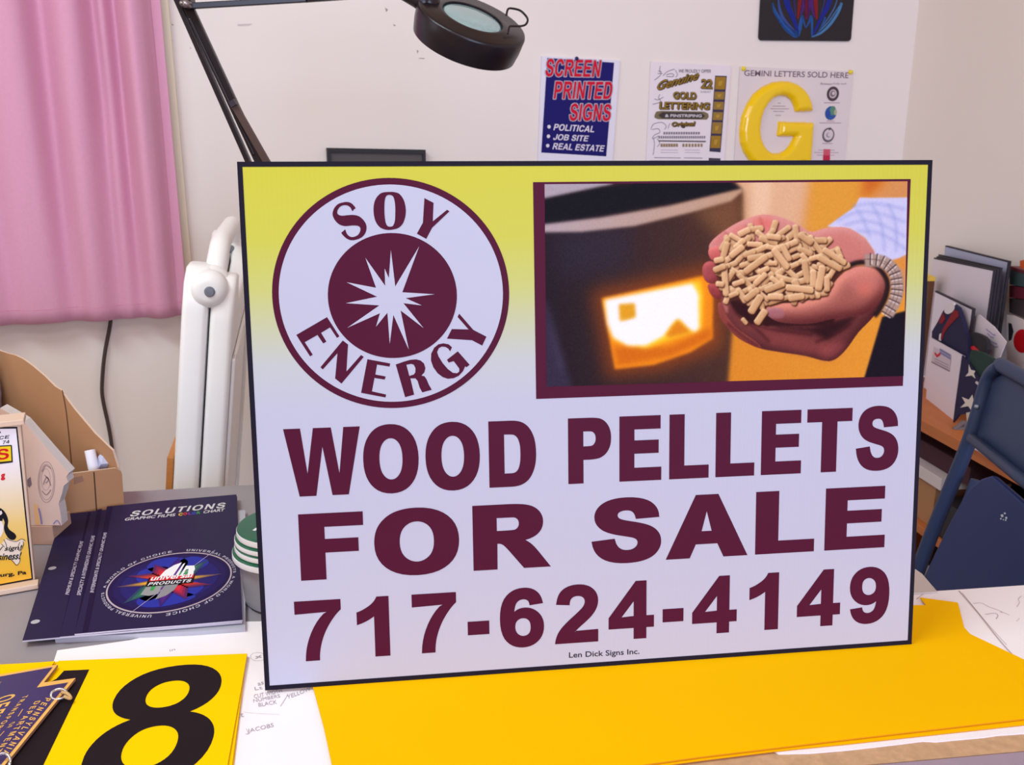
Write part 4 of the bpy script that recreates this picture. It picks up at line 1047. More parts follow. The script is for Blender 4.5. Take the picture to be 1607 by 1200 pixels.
for i, y in enumerate((215, 380, 492, 606, 718, 868)):
    h_ = (138, 85, 85, 88, 125, 135)[i]; t = (y - 202) / 840; t2 = (y + h_ - 202) / 840
    xl, xr = 800 - 64 * t, 912 - 70 * t; xl2, xr2 = 800 - 64 * t2, 912 - 70 * t2
    pr.px(Gp((xl, y), (xr, y + 2), (xr2, y + h_ + 2), (xl2, y + h_)), (160, 122, 48) if i in (0, 5) else (152, 120, 62), 2)
    pr.px(Gp((xl + 30, y + h_ * .35), (xr - 34, y + h_ * .3), (xr2 - 40, y + h_ * .7), (xl2 + 38, y + h_ * .75)), (184, 146, 60), 3)
pr.px(Gp((722, 1112), (852, 1118), (846, 1240), (714, 1235)), (78, 72, 84), 1)
for pts in (([(185, 95), (178, 140), (190, 190), (150, 230), (120, 250)], [(160, 150), (200, 160)], [(155, 180), (210, 178)], [(215, 205), (260, 160), (340, 130)], [(250, 195), (300, 180), (330, 190), (325, 212), (250, 212)], [(350, 140), (375, 190), (355, 220)],
              [(180, 410), (165, 450), (190, 490), (140, 510), (100, 520)], [(120, 460), (160, 470), (220, 440)], [(80, 800), (110, 740), (200, 720), (250, 760), (230, 800)], [(95, 800), (160, 790), (180, 830), (120, 860), (100, 900), (170, 870)],
              [(110, 900), (120, 960), (105, 1080)], [(150, 900), (178, 950), (150, 990)], [(268, 790), (290, 730)])):
    pr.pxline(Gp(*pts), 1.0, (140, 128, 148), 1)
pr.build('poster_print', po)

# letters board with the moulded G
L = lambda *p: crop(p, 1150, 95, 7.275)
po = thing('display_board', WF.pt(*WF.uv(1240, 252), 0.002), 'clear display board with a big glossy yellow letter G on the wall', 'display board')
wall_sheet('board', mat('board_pale', (224, 212, 214), 0.25, spec=0.5), po, L((85, 66), (1378, 125), (1248, 1420), (5, 1370)), 0.003)
pr = Print(WF, 0.004, 0.0003)
pr.btext('GEMINI LETTERS SOLD HERE', *L((128, 176), (1318, 202), (132, 108)), (120, 98, 112), 1, .012)
pr.btext('Between', *L((1000, 276), (1130, 280), (1004, 250)), (120, 100, 110), 1)
pr.btext('Fully and', *L((1145, 280), (1290, 280), (1148, 254)), (120, 100, 110), 1)
pr.build('heading', po); pr = Print(WF, 0.004, 0.0003)
def disc(px, py, r, col, ly, sx=1.0):
    c_ = WF.uv(*L((px, py))[0], .004); u2 = WF.uv(*L((px + r, py))[0], .004); k_ = abs(u2[0] - c_[0])
    pr.loops([ellipse(c_, k_ * sx, k_, 36)], col, ly)
disc(1142, 380, 70, (82, 66, 76), 1); disc(1142, 380, 42, (206, 194, 198), 2); disc(1140, 378, 30, (120, 104, 112), 3); disc(1146, 374, 17, (206, 194, 198), 4)
disc(1118, 600, 66, (58, 92, 160), 1); disc(1140, 572, 44, (96, 140, 120), 2, .8); disc(1170, 590, 28, (170, 178, 140), 3, .6); disc(1085, 610, 36, (52, 82, 160), 3, .8)
disc(1090, 850, 70, (110, 98, 108), 1); disc(1092, 846, 52, (214, 202, 206), 2); disc(1090, 850, 24, (150, 138, 146), 3); disc(1096, 846, 18, (214, 202, 206), 4)
pr.px(L((1090, 782), (1112, 760), (1124, 775), (1100, 800)), (80, 66, 76), 3)
for y, x0, x1, col in ((482, 1040, 1220, (176, 156, 166)), (690, 1070, 1160, (190, 160, 164)), (712, 990, 1235, (178, 156, 164)), (946, 1020, 1140, (176, 156, 166)), (1022, 975, 1160, (190, 168, 176)), (1050, 930, 1210, (190, 168, 176)), (1080, 960, 1160, (190, 168, 176))):
    pr.px(L((x0, y - 6), (x1, y - 4), (x1, y + 6), (x0, y + 5)), col, 1)
pr.build('product_notes', po); pr = Print(WF, 0.004, 0.0003)
for y, x0, x1, col in (
                       (520, 455, 600, (176, 158, 160)), (550, 430, 640, (176, 158, 160)), (580, 460, 585, (176, 158, 160)), (625, 485, 550, (176, 158, 160)), (486, 515, 545, (176, 158, 160))):
    pr.px(L((x0, y - 6), (x1, y - 4), (x1, y + 6), (x0, y + 5)), col, 1)
pr.build('small_print', po); pr = Print(WF, 0.004, 0.0003)
pr.px(L((1036, 1010), (1112, 1012), (1104, 1290), (1022, 1290)), (206, 92, 112), 2)
pr.px(L((1030, 1080), (1108, 1082), (1104, 1290), (1022, 1290)), (190, 50, 78), 3)
pr.build('red_strip', po)
mb = MB()
gl_ = [(905, 577), (800, 585), (705, 587), (690, 520), (655, 450), (600, 410), (530, 403), (460, 430), (400, 490), (350, 570), (320, 670), (306, 780), (315, 880), (345, 960), (390, 1020), (450, 1055), (520, 1058), (590, 1022), (645, 955), (690, 866), (510, 868), (500, 850), (516, 695), (915, 706), (885, 1150), (872, 1300), (760, 1300), (768, 1180),
       (700, 1240), (600, 1285), (480, 1295), (350, 1262), (250, 1212), (180, 1142), (120, 1050), (80, 940), (71, 800), (95, 640), (150, 500), (230, 380), (330, 300), (450, 245), (560, 232), (650, 240), (740, 275), (810, 330), (860, 400), (890, 480)]
P = np.array(WF.poly(L(*gl_), 0.004)); h_ = 0.0011
x0, y0 = P.min(0) - 2 * h_; x1, y1 = P.max(0) + 2 * h_
gx = np.arange(x0, x1, h_); gy_ = np.arange(y0, y1, h_); X, Y = np.meshgrid(gx, gy_)
ins = np.zeros(X.shape, bool); dist = np.full(X.shape, 1e9)
for i in range(len(P)):
    a_, b_ = P[i], P[(i + 1) % len(P)]
    if a_[1] != b_[1]:
        ins ^= ((a_[1] > Y) != (b_[1] > Y)) & (X < (b_[0] - a_[0]) * (Y - a_[1]) / (b_[1] - a_[1]) + a_[0])
    d_ = b_ - a_; t = np.clip(((X - a_[0]) * d_[0] + (Y - a_[1]) * d_[1]) / (d_ @ d_), 0, 1)
    dist = np.minimum(dist, np.hypot(X - a_[0] - t * d_[0], Y - a_[1] - t * d_[1]))
dm = 0.0165; tt = np.clip(dist / dm, 0, 1)
Hh = np.where(ins, 0.004 + 0.016 * np.sqrt(np.clip(1 - (1 - tt) ** 2, 0, 1)), 0.0035)
for _ in range(3):
    Hp = np.pad(Hh, 1, mode='edge'); sm_ = (Hp[1:-1, :-2] + Hp[1:-1, 2:] + Hp[:-2, 1:-1] + Hp[2:, 1:-1] + 2 * Hh) / 6; Hh = np.where(ins, sm_, Hh)
near = ins.copy(); near[1:] |= ins[:-1]; near[:-1] |= ins[1:]; near[:, 1:] |= ins[:, :-1]; near[:, :-1] |= ins[:, 1:]
ids = -np.ones(X.shape, int); ids[near] = np.arange(near.sum())
V = [WF.pt(X[j, i], Y[j, i], Hh[j, i]) for j, i in zip(*np.nonzero(near))]
Fc = [(ids[j, i], ids[j, i + 1], ids[j + 1, i + 1], ids[j + 1, i]) for j in range(X.shape[0] - 1) for i in range(X.shape[1] - 1) if near[j, i] and near[j, i + 1] and near[j + 1, i + 1] and near[j + 1, i]]
mb.add(V, Fc); mb.build('moulded_letter', mat('glossy_yellow', (248, 204, 2), 0.22, spec=0.5, coat=0.4), po, smooth=True)
yc = mat('clip_yellow', (236, 214, 60), 0.4)
for x, y in ((125, 92), (1348, 132)):
    mb = MB(); pp = WF.pt(*WF.uv(*L((x, y))[0], .006), .004); mb.lathe([(.0001, .006), (.005, .005), (.006, 0.001), (.006, -.001)], pp, WF.n, 14); mb.build('yellow_pin', yc, po, smooth=True)

# dark pinstripe plaque
N_ = lambda *p: crop(p, 1180, 0, 9.453)
po = thing('plaque', WF.pt(*WF.uv(1262, 0), 0.002), 'black rounded plaque with blue and red pinstriping at the top of the wall', 'plaque')
a0 = WF.uv(*N_((100, 600))[0], .005); a1 = WF.uv(*N_((1470, 612))[0], .005); b0 = WF.uv(*N_((135, 0))[0], .005)
ang = math.atan2(a1[1] - a0[1], a1[0] - a0[0]); wd_ = math.hypot(*(a1 - a0)); r_ = 0.009
lo = []
for cx_0, cy_0, st in ((r_, r_, 180), (wd_ - r_, r_, 270), (wd_ - r_, wd_ * 1.25 - r_, 0), (r_, wd_ * 1.25 - r_, 90)):
    for k_ in range(7):
        t = math.radians(st + 15 * k_); x, y = cx_0 + r_ * math.cos(t), cy_0 + r_ * math.sin(t)
        lo.append((a0[0] + x * math.cos(ang) - y * math.sin(ang), a0[1] + x * math.sin(ang) + y * math.cos(ang)))
mb = MB(); mb.prism(WF, lo, 0.001, 0.005); mb.build('plate', mat('plaque_black', (30, 26, 34), 0.25, spec=0.4), po)
pr = Print(WF, 0.005, 0.0003)
bl_, bd, rdd, pu = (44, 84, 150), (36, 44, 134), (128, 34, 40), (78, 40, 110); lb = (74, 122, 172)
for pts, w_, col in (([(300, 40), (340, 160), (420, 300), (520, 420), (640, 510), (690, 545)], (2, 4, 6, 8, 9, 1), bl_), ([(300, 40), (330, 190), (440, 360), (560, 490), (690, 545)], 1.5, bl_), ([(390, -40), (410, 130), (480, 300), (640, 480), (700, 520)], (2, 4, 5, 4, 1), (60, 78, 140)),
                     ([(505, -60), (530, 80), (590, 220), (660, 400), (690, 500)], (9, 9, 7, 5, 2), bd), ([(620, -40), (640, 150), (650, 250)], 2, (60, 50, 110)), ([(690, 540), (710, 420), (730, 300), (750, 240), (760, 300), (800, 415)], (2, 6, 5, 3, 3, 1), bl_),
                     ([(720, -60), (700, 100), (680, 280)], (6, 5, 2), rdd), ([(770, -60), (760, 100), (720, 230)], (3, 5, 2), pu), ([(800, -60), (815, 150), (800, 290)], (6, 7, 2), (96, 30, 60)), ([(860, -60), (850, 120), (820, 290)], (3, 3, 1), pu),
                     ([(940, -60), (950, 100), (960, 290)], (7, 6, 2), rdd), ([(900, -60), (890, 100), (930, 260)], (3, 5, 2), pu), ([(800, 415), (850, 320), (875, 240), (890, 320), (890, 540)], (1, 3, 3, 4, 2), bl_),
                     ([(1330, 40), (1280, 180), (1160, 360), (1020, 490), (885, 548)], (4, 4, 4, 3, 1), lb), ([(1330, 40), (1250, 160), (1130, 330), (980, 480)], 1.4, lb), ([(1280, -60), (1220, 120), (1110, 300), (980, 480)], (1, 2, 2, 1), (70, 100, 150)),
                     ([(1170, -60), (1120, 100), (1040, 240), (960, 400), (900, 530)], (8, 8, 6, 4, 2), bd), ([(1090, -40), (1050, 120), (1000, 280)], 1.5, (60, 60, 120)), ([(1090, 250), (1040, 380), (960, 510)], (2, 3, 1), bl_)):
    pr.pxline(N_(*pts), w_, col, 1)
pr.build('pinstripes', po)

# dark framed panel
fp = thing('framed_panel', WF.pt(*WF.uv(590, 300), 0.002), 'dark grey panel with a black rim on the wall, peeking over the sign', 'panel')
f0, f1 = WF.uv(513, 232, .02), WF.uv(668, 235, .02)
kk = (f1[1] - f0[1]) / (f1[0] - f0[0]); hh_ = 0.17; t_ = 0.009
q4 = lambda u, v: (u, f0[1] + kk * (u - f0[0]) - v)
mb = MB(); mb.prism(WF, [q4(f0[0], hh_), q4(f1[0], hh_), q4(f1[0], 0), q4(f0[0], 0)], 0.001, 0.014); mb.build('back_panel', mat('panel_grey', (84, 78, 80), 0.6), fp)
mb = MB()
for u0_, u1_, v0_, v1_ in ((f0[0], f1[0], 0, t_), (f0[0], f1[0], hh_ - t_, hh_), (f0[0], f0[0] + t_ * .8, t_, hh_ - t_), (f1[0] - t_ * .8, f1[0], t_, hh_ - t_)):
    mb.prism(WF, [q4(u0_, v1_), q4(u1_, v1_), q4(u1_, v0_), q4(u0_, v0_)], 0.0145, 0.020)
mb.build('rim', mat('rim_black', (36, 32, 36), 0.5), fp)

# ------------------------------------------------------------------ magnifier lamp
YL = 1.27
lam = thing('magnifier_lamp', (0, 0, 0), 'black swing arm magnifier lamp reaching over the sign', 'lamp')
lbase = at_y(452, 372, YL); zc_ = TZ - 0.0045
lam.location = (lbase[0], lbase[1], zc_); WM[lam.name] = Matrix.Translation(Vector((lbase[0], lbase[1], zc_)))
bk_ = mat('lamp_black', (30, 23, 29), 0.3, spec=0.35); bm__ = mat('lamp_metal_edge', (62, 54, 66), 0.4, metal=0.3)
y1, y2 = YL, YL + 0.06
A = lambda px, py, Y=YL: Vector(at_y(px, py, Y))
mb = MB(); mb.bar(A(274.5, -8, YL + .02), A(447, 383, YL - .01), .0072, .0085); mb.build('lower_arm', bk_, lam, bevel=.001)
mb = MB(); mb.bar(A(287, -8, YL + .02), A(468, 383, YL - .01), .0128, .008); mb.bar(A(299, 30, YL + .012), A(400, 243, YL), .003, .010)
mb.build('lower_arm', bk_, lam, bevel=.001)
mb = MB(); mb.bar(A(364, 158, YL - .008), A(462, 330, YL - .012), .0095, .004); mb.bar(A(462, 326, YL - .012), A(464, 383, YL - .012), .008, .004); mb.build('brace', mat('brace_brown', (84, 66, 62), 0.45, metal=0.3), lam, bevel=.0008)
mb = MB(); mb.bar(A(363, 158, YL - .012), A(368, 166, YL - .012), .008, .006); mb.build('brace_bolt', mat('lamp_metal_edge', (62, 54, 66)), lam)
mb = MB(); mb.lathe([(0, -.008), (.010, -.008), (.010, .012), (0, .012)], A(290, 1, YL + .01), (0, 1, 0), 20); mb.build('elbow_joint', bk_, lam, auto=40)
mb = MB()
mb.lathe([(0, .004), (.0045, .003), (.005, 0), (.005, -.01)], A(292, 6, YL - .006), (0, -1, 0), 12); mb.lathe([(0, .004), (.003, .003), (.0035, 0), (.0035, -.01)], A(286, 5, YL - .006), (0, -1, 0), 12)
mb.build('elbow_bolt', mat('bolt_steel', (150, 140, 140), 0.35, metal=0.8), lam, smooth=True)
mb = MB(); mb.bar(A(300, 9.5, YL + .01), A(480, -1, YL + .05), .0075, .0075); mb.bar(A(480, -1, YL + .05), A(615, -10, YL + .15), .0075, .0075); mb.build('upper_arm', bk_, lam, bevel=.001)
mb = MB(); mb.bar(A(284, -12, YL + .02), A(480, -24, YL + .05), .0075, .0075); mb.bar(A(480, -24, YL + .05), A(615, -32, YL + .15), .0075, .0075); mb.build('upper_arm', bk_, lam, bevel=.001)
# base post under the arms, clamped on the counter
mb = MB(); b0_ = A(458, 384, YL); mb.lathe([(0, zc_ - b0_.z), (.03, zc_ - b0_.z), (.03, zc_ - b0_.z + .012), (.012, zc_ - b0_.z + .02), (.010, -.01), (.016, -.005), (.016, .02), (0, .02)], b0_, (0, 0, 1), 24); mb.build('base_post', bk_, lam, auto=40)
YH = 1.42
hc = A(742, 27, YH); view = (Vector(CAM) - hc).normalized()
camr = Vector(cx_); camu = Vector(cy_)
nprj = camr * .30 + camu * .95; nprj = (nprj - view * nprj.dot(view)).normalized(); nh = (view * math.cos(math.radians(71)) + nprj * math.sin(math.radians(71))).normalized()
R_ = 78.5 * (YH * 1.06) / FPX
mb = MB(); mb.lathe([(.60 * R_, -.36 * R_), (.60 * R_, -.50 * R_), (.86 * R_, -.53 * R_), (.95 * R_, -.50 * R_), (.985 * R_, -.30 * R_), (R_, -.06 * R_), (.985 * R_, -.02 * R_), (.95 * R_, 0), (.66 * R_, 0.0), (.63 * R_, .015 * R_), (.56 * R_, .012 * R_), (.55 * R_, -.05 * R_), (.60 * R_, -.36 * R_)], hc, nh, 64)
head = mb.build('lamp_head', bk_, lam, auto=50)
lens = mat('lens_glass', (196, 226, 228), 0.06, spec=0.6, trans=0.55)
mb = MB(); mb.lathe([(0, .012 * R_), (.25 * R_, .008 * R_), (.5 * R_, -.01 * R_), (.555 * R_, -.03 * R_), (.5 * R_, -.07 * R_), (.25 * R_, -.10 * R_), (0, -.11 * R_)], hc, nh, 48); mb.build('lens', lens, lam, smooth=True)
mb = MB(); W8 = lambda x, y, dY=0.0: A(640 + x / 8.035, y / 8.035, YH + dY)
wp = [W8(1245, 190), W8(1250, 150, .005), W8(1268, 112, .01), W8(1310, 106, .014), W8(1410, 130, .02), W8(1480, 190, .022), W8(1512, 250, .02), W8(1490, 305, .014), W8(1445, 326, .008), W8(1390, 330, 0), W8(1295, 330, -.012), W8(1275, 360, -.016), W8(1262, 425, -.022)]
mb.tube(smooth_loop([tuple(p) for p in wp], 5, closed=False), 0.0016, 8); mb.build('wire_handle', bk_, lam, smooth=True)
mb = MB(); mb.tube([A(600, -30, YL + .15), A(630, -8, YL + .15), A(652, 0, YL + .15), A(672, 8, YL + .14)], [.007, .006, .010, .014], 12); mb.build('neck', bk_, lam, smooth=True)
mb = MB(); ph = hc + nh * .004 - camr * R_ * .80 + camu * R_ * .25; mb.lathe([(0, .012), (.014, .010), (.018, 0), (.018, -.01)], ph, nh, 20); mb.build('pivot_cap', bk_, lam, smooth=True)
mb = MB(); mb.lathe([(0, .002), (.002, .0015), (.0025, 0)], hc + nh * .001 + nprj * R_ * .80 + camr * R_ * .02, nh, 10); mb.build('head_screw', mat('bolt_steel', (150, 140, 140)), lam, smooth=True)

# ------------------------------------------------------------------ folded a-frame sign
n0 = at_y(335, 395, 1.35); zt_ = n0[2]
d2 = at_z(372, 336, zt_) - n0; d2[2] = 0; wA = 0.62; d2 /= np.linalg.norm(d2)
AFy = Vector(d2); AFx = Vector((AFy.y, -AFy.x, 0))
lean = math.radians(7.5)
topc = Vector(n0)
AFz = (Vector((0, 0, 1)) * math.cos(lean) + AFx * math.sin(lean)).normalized(); AFx2 = AFy.cross(AFz).normalized()
Ht = topc.z / math.cos(lean) - 0.004
org = topc - AFz * Ht
org.z = 0.004
afr = thing('a_frame_sign', tuple(org + AFy * .3)[:2] + (0.0,), 'white plastic folding a-frame sign stood on its feet between the curtain and the sign', 'a-frame sign')
wp_ = mat('white_plastic', (253, 252, 254), 0.4, spec=0.4)
def AP(x, y, z): return org + AFx2 * x + AFy * y + AFz * z
def af_panel(x0, x1, htop, nm, bulge):
    # outline in (y, z) with two raised hinge lobes and a dip between them
    y_, z_ = wA, htop
    out = [(0, 0), (.10, 0), (.13, .05), (.49, .05), (.52, 0), (y_, 0), (y_, z_ - .06), (y_ - .01, z_ - .02), (y_ - .04, z_), (y_ - .10, z_), (y_ - .13, z_ - .035), (y_ - .18, z_ - .05), (.18, z_ - .05), (.13, z_ - .035), (.10, z_), (.04, z_), (.01, z_ - .02), (0, z_ - .06)]
    mb = MB(); Fr = Frame(AP(0, 0, 0), AFy, AFz)       # normal: AFy x AFz = AFx2
    mb.prism(Fr, out, x0, x1)
    pn = mb.build(nm, wp_, afr, bevel=0.0085)
    pn.modifiers['bevel'].segments = 4; pn.modifiers['bevel'].angle_limit = math.radians(50)
    for p in pn.data.polygons: p.use_smooth = True
    return pn
af_panel(-.0405, -.0035, Ht - .030, 'panel', 1); af_panel(-.0005, .0335, Ht - .042, 'panel', 1)
# recessed face frame on the right hand panel
for sgn, x0 in ((1, .0335),):
    mb = MB(); Fr = Frame(AP(0, 0, 0), AFy, AFz)
    for l in ([(.012, .06), (.04, .06), (.04, Ht - .16), (.012, Ht - .16)], [(wA - .04, .06), (wA - .012, .06), (wA - .012, Ht - .16), (wA - .04, Ht - .16)], [(.04, Ht - .20), (wA - .04, Ht - .20), (wA - .04, Ht - .16), (.04, Ht - .16)], [(.04, .06), (wA - .04, .06), (wA - .04, .10), (.04, .10)]):
        mb.prism(Fr, l, x0 + .0003, x0 + .006)
    mb.build('face_rim', wp_, afr, bevel=.003)
for nm, y0 in (('hinge', 0.0), ('hinge', wA - .105)):
    mb = MB()
    mb.lathe([(.0001, 0.003), (.012, .002), (.018, .0035), (.024, .009), (.027, .018), (.027, .04), (.024, .046), (.028, .05), (.028, .085), (.024, .10), (.0001, .105)], AP(-.004, y0 - .006, Ht - .058), AFy, 28)
    hg = mb.build(nm, wp_, afr, smooth=True)
    mb = MB(); mb.lathe([(.0001, -.004), (.006, -.0038), (.0078, -.001), (.0078, .01)], AP(-.002, y0 - .004, Ht - .058), AFy, 18); mb.build('bolt', mat('bolt_grey', (128, 132, 144), 0.4, metal=0.5), hg, auto=40)
mb = MB()
hp = [AP(-.002, .085, Ht - .052), AP(.0, .11, Ht - .022), AP(.0, .15, Ht - .006), AP(.0, .24, Ht - .004), AP(.0, .38, Ht - .004), AP(.0, .47, Ht - .006), AP(.0, .51, Ht - .022), AP(-.002, .535, Ht - .052)]
mb.tube(smooth_loop([tuple(p) for p in hp], 4, closed=False), .016, 14); mb.build('carry_handle', wp_, afr, smooth=True)

# wooden board standing behind it
BF_ = Frame(AP(0, .02, 0), AFx2, AFz); bx_, bz_ = BF_.uv(262, 717)
mb = MB(); Fr = Frame(AP(bx_, .02, 0), AFy, AFz); mb.prism(Fr, [(0, .004), (.42, .004), (.42, bz_), (0, bz_)], 0, min(.022, -.0425 - bx_))
o = mb.build('wooden_board', mat('orange_pine', (196, 128, 68), 0.5, noise=(6, .22, (1, 1, 14))), bevel=.002)
tag(o, 'orange pine board standing on edge at the left of the white a-frame sign', 'board')

# ------------------------------------------------------------------ cardboard magazine box
zc2 = TZ - 0.0044
f_near = at_z(109, 813, zc2)
ztop_ = at_y(112, 745, f_near[1])[2]
wv_ = at_z(198, 733, ztop_) - at_z(112, 745, ztop_); wv_[2] = 0
lv_ = np.array([-.225, .150, 0]); Lb = np.linalg.norm(lv_); hF = ztop_ - zc2
cbx = thing('cardboard_file_box', (f_near[0] - .1, f_near[1] + .1, zc2), 'brown cardboard file box with slanted sides standing on the grey counter', 'box')
kraft = mat('kraft_card', (176, 130, 92), 0.85, noise=(30, .07)); kraft2 = mat('kraft_edge', (206, 180, 160), 0.9)
NP = Frame(f_near, lv_, (0, 0, 1)); FPn = Frame(f_near + wv_, lv_, (0, 0, 1))
far_h = lambda px, py: FPn.uv(px, py)
fl = [tuple(far_h(x, y)) for x, y in ((198, 733), (178, 706), (150, 679), (118, 641), (106, 625), (98, 612), (88, 606), (72, 590), (52, 573), (38, 563), (26, 557), (14, 554))]
fl = [(max(0, fl[0][0]), hF)] + fl[1:]
xmax = fl[-1][0]
mb = MB(); mb.prism(FPn, [(0.004, 0), fl[0]] + fl[1:] + [(xmax + .06, fl[-1][1] + .003), (xmax + .06, 0)], -.0015, .0015, 0, 1); mb.build('far_side', [kraft, kraft2], cbx)
s_end = xmax + .06
nF = 1 if FPn.n @ (CAM - FPn.o) > 0 else -1
pr = Print(FPn, nF * .0015, nF * .0003); pr.pxline([(98, 612), (104, 645), (109, 690), (113, 735)], 1.6, (104, 70, 50), 1); pr.build('crease', cbx)
mb = MB(); mb.prism(NP, [(0, 0), (0, hF), (s_end, hF + .11), (s_end, 0)], -.0015, .0015, 0, 1); mb.build('near_side', [kraft, kraft2], cbx)
FFr = Frame(f_near, wv_, (0, 0, 1)); wl = np.linalg.norm(wv_)
mb = MB(); mb.prism(FFr, [(-.002, 0), (wl + .001, 0), (wl + .003, .05), (wl + .002, hF - .005), (wl - .004, hF), (.002, hF + .001), (-.002, hF - .005)], -.0015, .0015, 0, 1); fr_ = mb.build('front_flap', [kraft, kraft2], cbx)
pr = Print(FFr, .0015 if FFr.n[1] < 0 else -.0015, .0003 if FFr.n[1] < 0 else -.0003)
pr.line([(wl * .50, .002), (wl * .54, hF - .001)], .0014, (66, 44, 36)); pr.loops([[(.010, hF - .014), (.022, hF - .011), (.021, hF - .004), (.011, hF - .005)]], (150, 112, 92))
pr.build('flap_crease', cbx)
bk0 = f_near + lv_ / Lb * s_end
mb = MB(); Fr = Frame(bk0, wv_, (0, 0, 1)); mb.prism(Fr, [(0, 0), (wl, 0), (wl, fl[-1][1]), (0, fl[-1][1])], -.0015, .0015, 0, 1); mb.build('back_side', [kraft, kraft2], cbx)
mb = MB(); mb.add([f_near + np.array([0, 0, .001]), f_near + wv_ + np.array([0, 0, .001]), bk0 + wv_ + np.array([0, 0, .001]), bk0 + np.array([0, 0, .001])], [(0, 1, 2, 3)]); mb.build('bottom', kraft, cbx)
# a slanted pad of card with a torn front in front of the file box
PY = 1.035; PadF = Frame((-.6, PY, zc2), (1, 0, 0), (0, 0, 1))
pad = thing('card_pad', at_y(70, 824, PY), 'torn pinkish card with an oval stamp leaning before the cardboard file box', 'card')
pl = [tuple(PadF.uv(*p)) for p in ((37, 661), (108, 742), (104, 748), (107, 756), (100, 762), (97, 775), (92, 790), (95, 805), (97, 824), (44, 824), (0, 824), (0, 640))]
mb = MB(); mb.prism(PadF, pl, -.016, 0.0, 0, 1); mb.build('card_sheets', [mat('kraft_pink', (216, 184, 166), 0.85, noise=(24, .05)), mat('card_edge', (206, 196, 192), 0.9, noise=(260, .12, (.2, 1, .2)))], pad)
pr = Print(PadF, 0.0, .0003); st_ = (152, 124, 124)
def stampring(cx0, cy0, rx, ry, w_):
    pts = [(cx0 + rx * math.cos(t), cy0 + ry * math.sin(t)) for t in [i * math.pi / 18 for i in range(37)]]; pr.pxline(pts, w_, st_, 1, sm=False)
stampring(73, 756, 13, 32, .8); stampring(73, 756, 11, 28, .6); stampring(72, 752, 7, 17, .5)
for pts in ([(66, 740), (72, 730), (80, 735)], [(68, 760), (74, 748), (80, 762)], [(66, 770), (73, 776), (80, 768)], [(70, 745), (76, 752), (72, 758)]): pr.pxline(pts, 1.6, st_, 1)
pr.px([(43, 752), (48, 748), (50, 760), (46, 765), (42, 760)], (122, 102, 108), 1)
pr.px([(53, 790), (60, 792), (64, 823), (55, 823)], (226, 176, 124), 1)
pr.pxline([(61, 797), (64, 810), (66, 822)], 2.4, (126, 124, 172), 2); pr.pxline([(84, 822), (90, 816), (95, 823)], 1.4, (116, 116, 172), 2)
pr.build('stamp', pad)
mb = MB(); bx = [tuple(PadF.uv(*p)) for p in ((0, 824.5), (96, 824.5), (82, 855), (0, 855))]
mb.prism(Frame(PadF.pt(0, 0), (1, 0, 0), (0, 0, 1)), [(bx[3][0], .0002), (bx[2][0] + .004, .0002), (bx[2][0] + .004, bx[0][1]), (bx[3][0], bx[0][1])], -.045, .002)
tag(mb.build('cardboard_tray', mat('tray_brown', (184, 146, 124), 0.85, noise=(20, .06)), bevel=.001), 'low brown cardboard block under the torn pinkish card', 'cardboard')
# rolled papers sticking out of the front
rp = thing('paper_roll', at_y(150, 760, f_near[1] + .03), 'rolled white paper sticking up from the front of the cardboard box', 'paper roll')
mb = MB(); ya = f_near[1] + .024
mb.tube([Vector(at_y(152, 775, ya + .012)), Vector(at_y(148, 740, ya + .012)), Vector(at_y(141, 706, ya + .02))], .0068, 16, caps=False); mb.build('roll', mat('roll_white', (236, 232, 238), 0.6), rp, smooth=True)
rp2 = thing('loose_paper', at_y(165, 760, f_near[1] + .03), 'crumpled blue grey paper beside the white roll in the cardboard box', 'paper')
mb = MB(); Y3 = f_near[1] + .044
tri = [at_y(150, 740, Y3), at_y(154, 716, Y3), at_y(164, 705, Y3 + .01), at_y(178, 720, Y3 + .004), at_y(170, 727, Y3 - .006), at_y(168, 742, Y3), at_y(159, 728, Y3 - .012), at_y(158, 770, Y3), at_y(172, 770, Y3)]
mb.add(tri, [(0, 1, 6), (1, 2, 6), (2, 3, 4), (2, 4, 6), (6, 4, 5), (0, 6, 5), (0, 5, 8, 7)]); o = mb.build('sheet', mat('paper_bluegrey', (186, 188, 212), 0.6), rp2)
so = o.modifiers.new('solid', 'SOLIDIFY'); so.thickness = .0008
# crumpled bag at the far left
bag = MB(); import bmesh
bmx = bmesh.new(); bmesh.ops.create_icosphere(bmx, subdivisions=4, radius=1.0); random.seed(3)
from mathutils import noise as mnoise
cB = Vector(f_near + wv_ * .55 + lv_ / Lb * (xmax + .012)); cB.z = zc2 + .108
for v in bmx.verts:
    d_ = v.co.normalized(); k_ = 1 + .35 * mnoise.noise(d_ * 2.6) + .18 * mnoise.noise(d_ * 6.0); v.co = cB + Vector((d_.x * .016 * k_, d_.y * .016 * k_, d_.z * .085 * k_))
me = bpy.data.meshes.new('plastic_bag'); bmx.to_mesh(me); bmx.free(); me.materials.append(mat('bag_grey', (150, 140, 156), 0.3, spec=0.5)); me.shade_smooth()
tag(link('plastic_bag', me), 'crumpled grey plastic bag in the cardboard box at the left picture edge', 'bag')

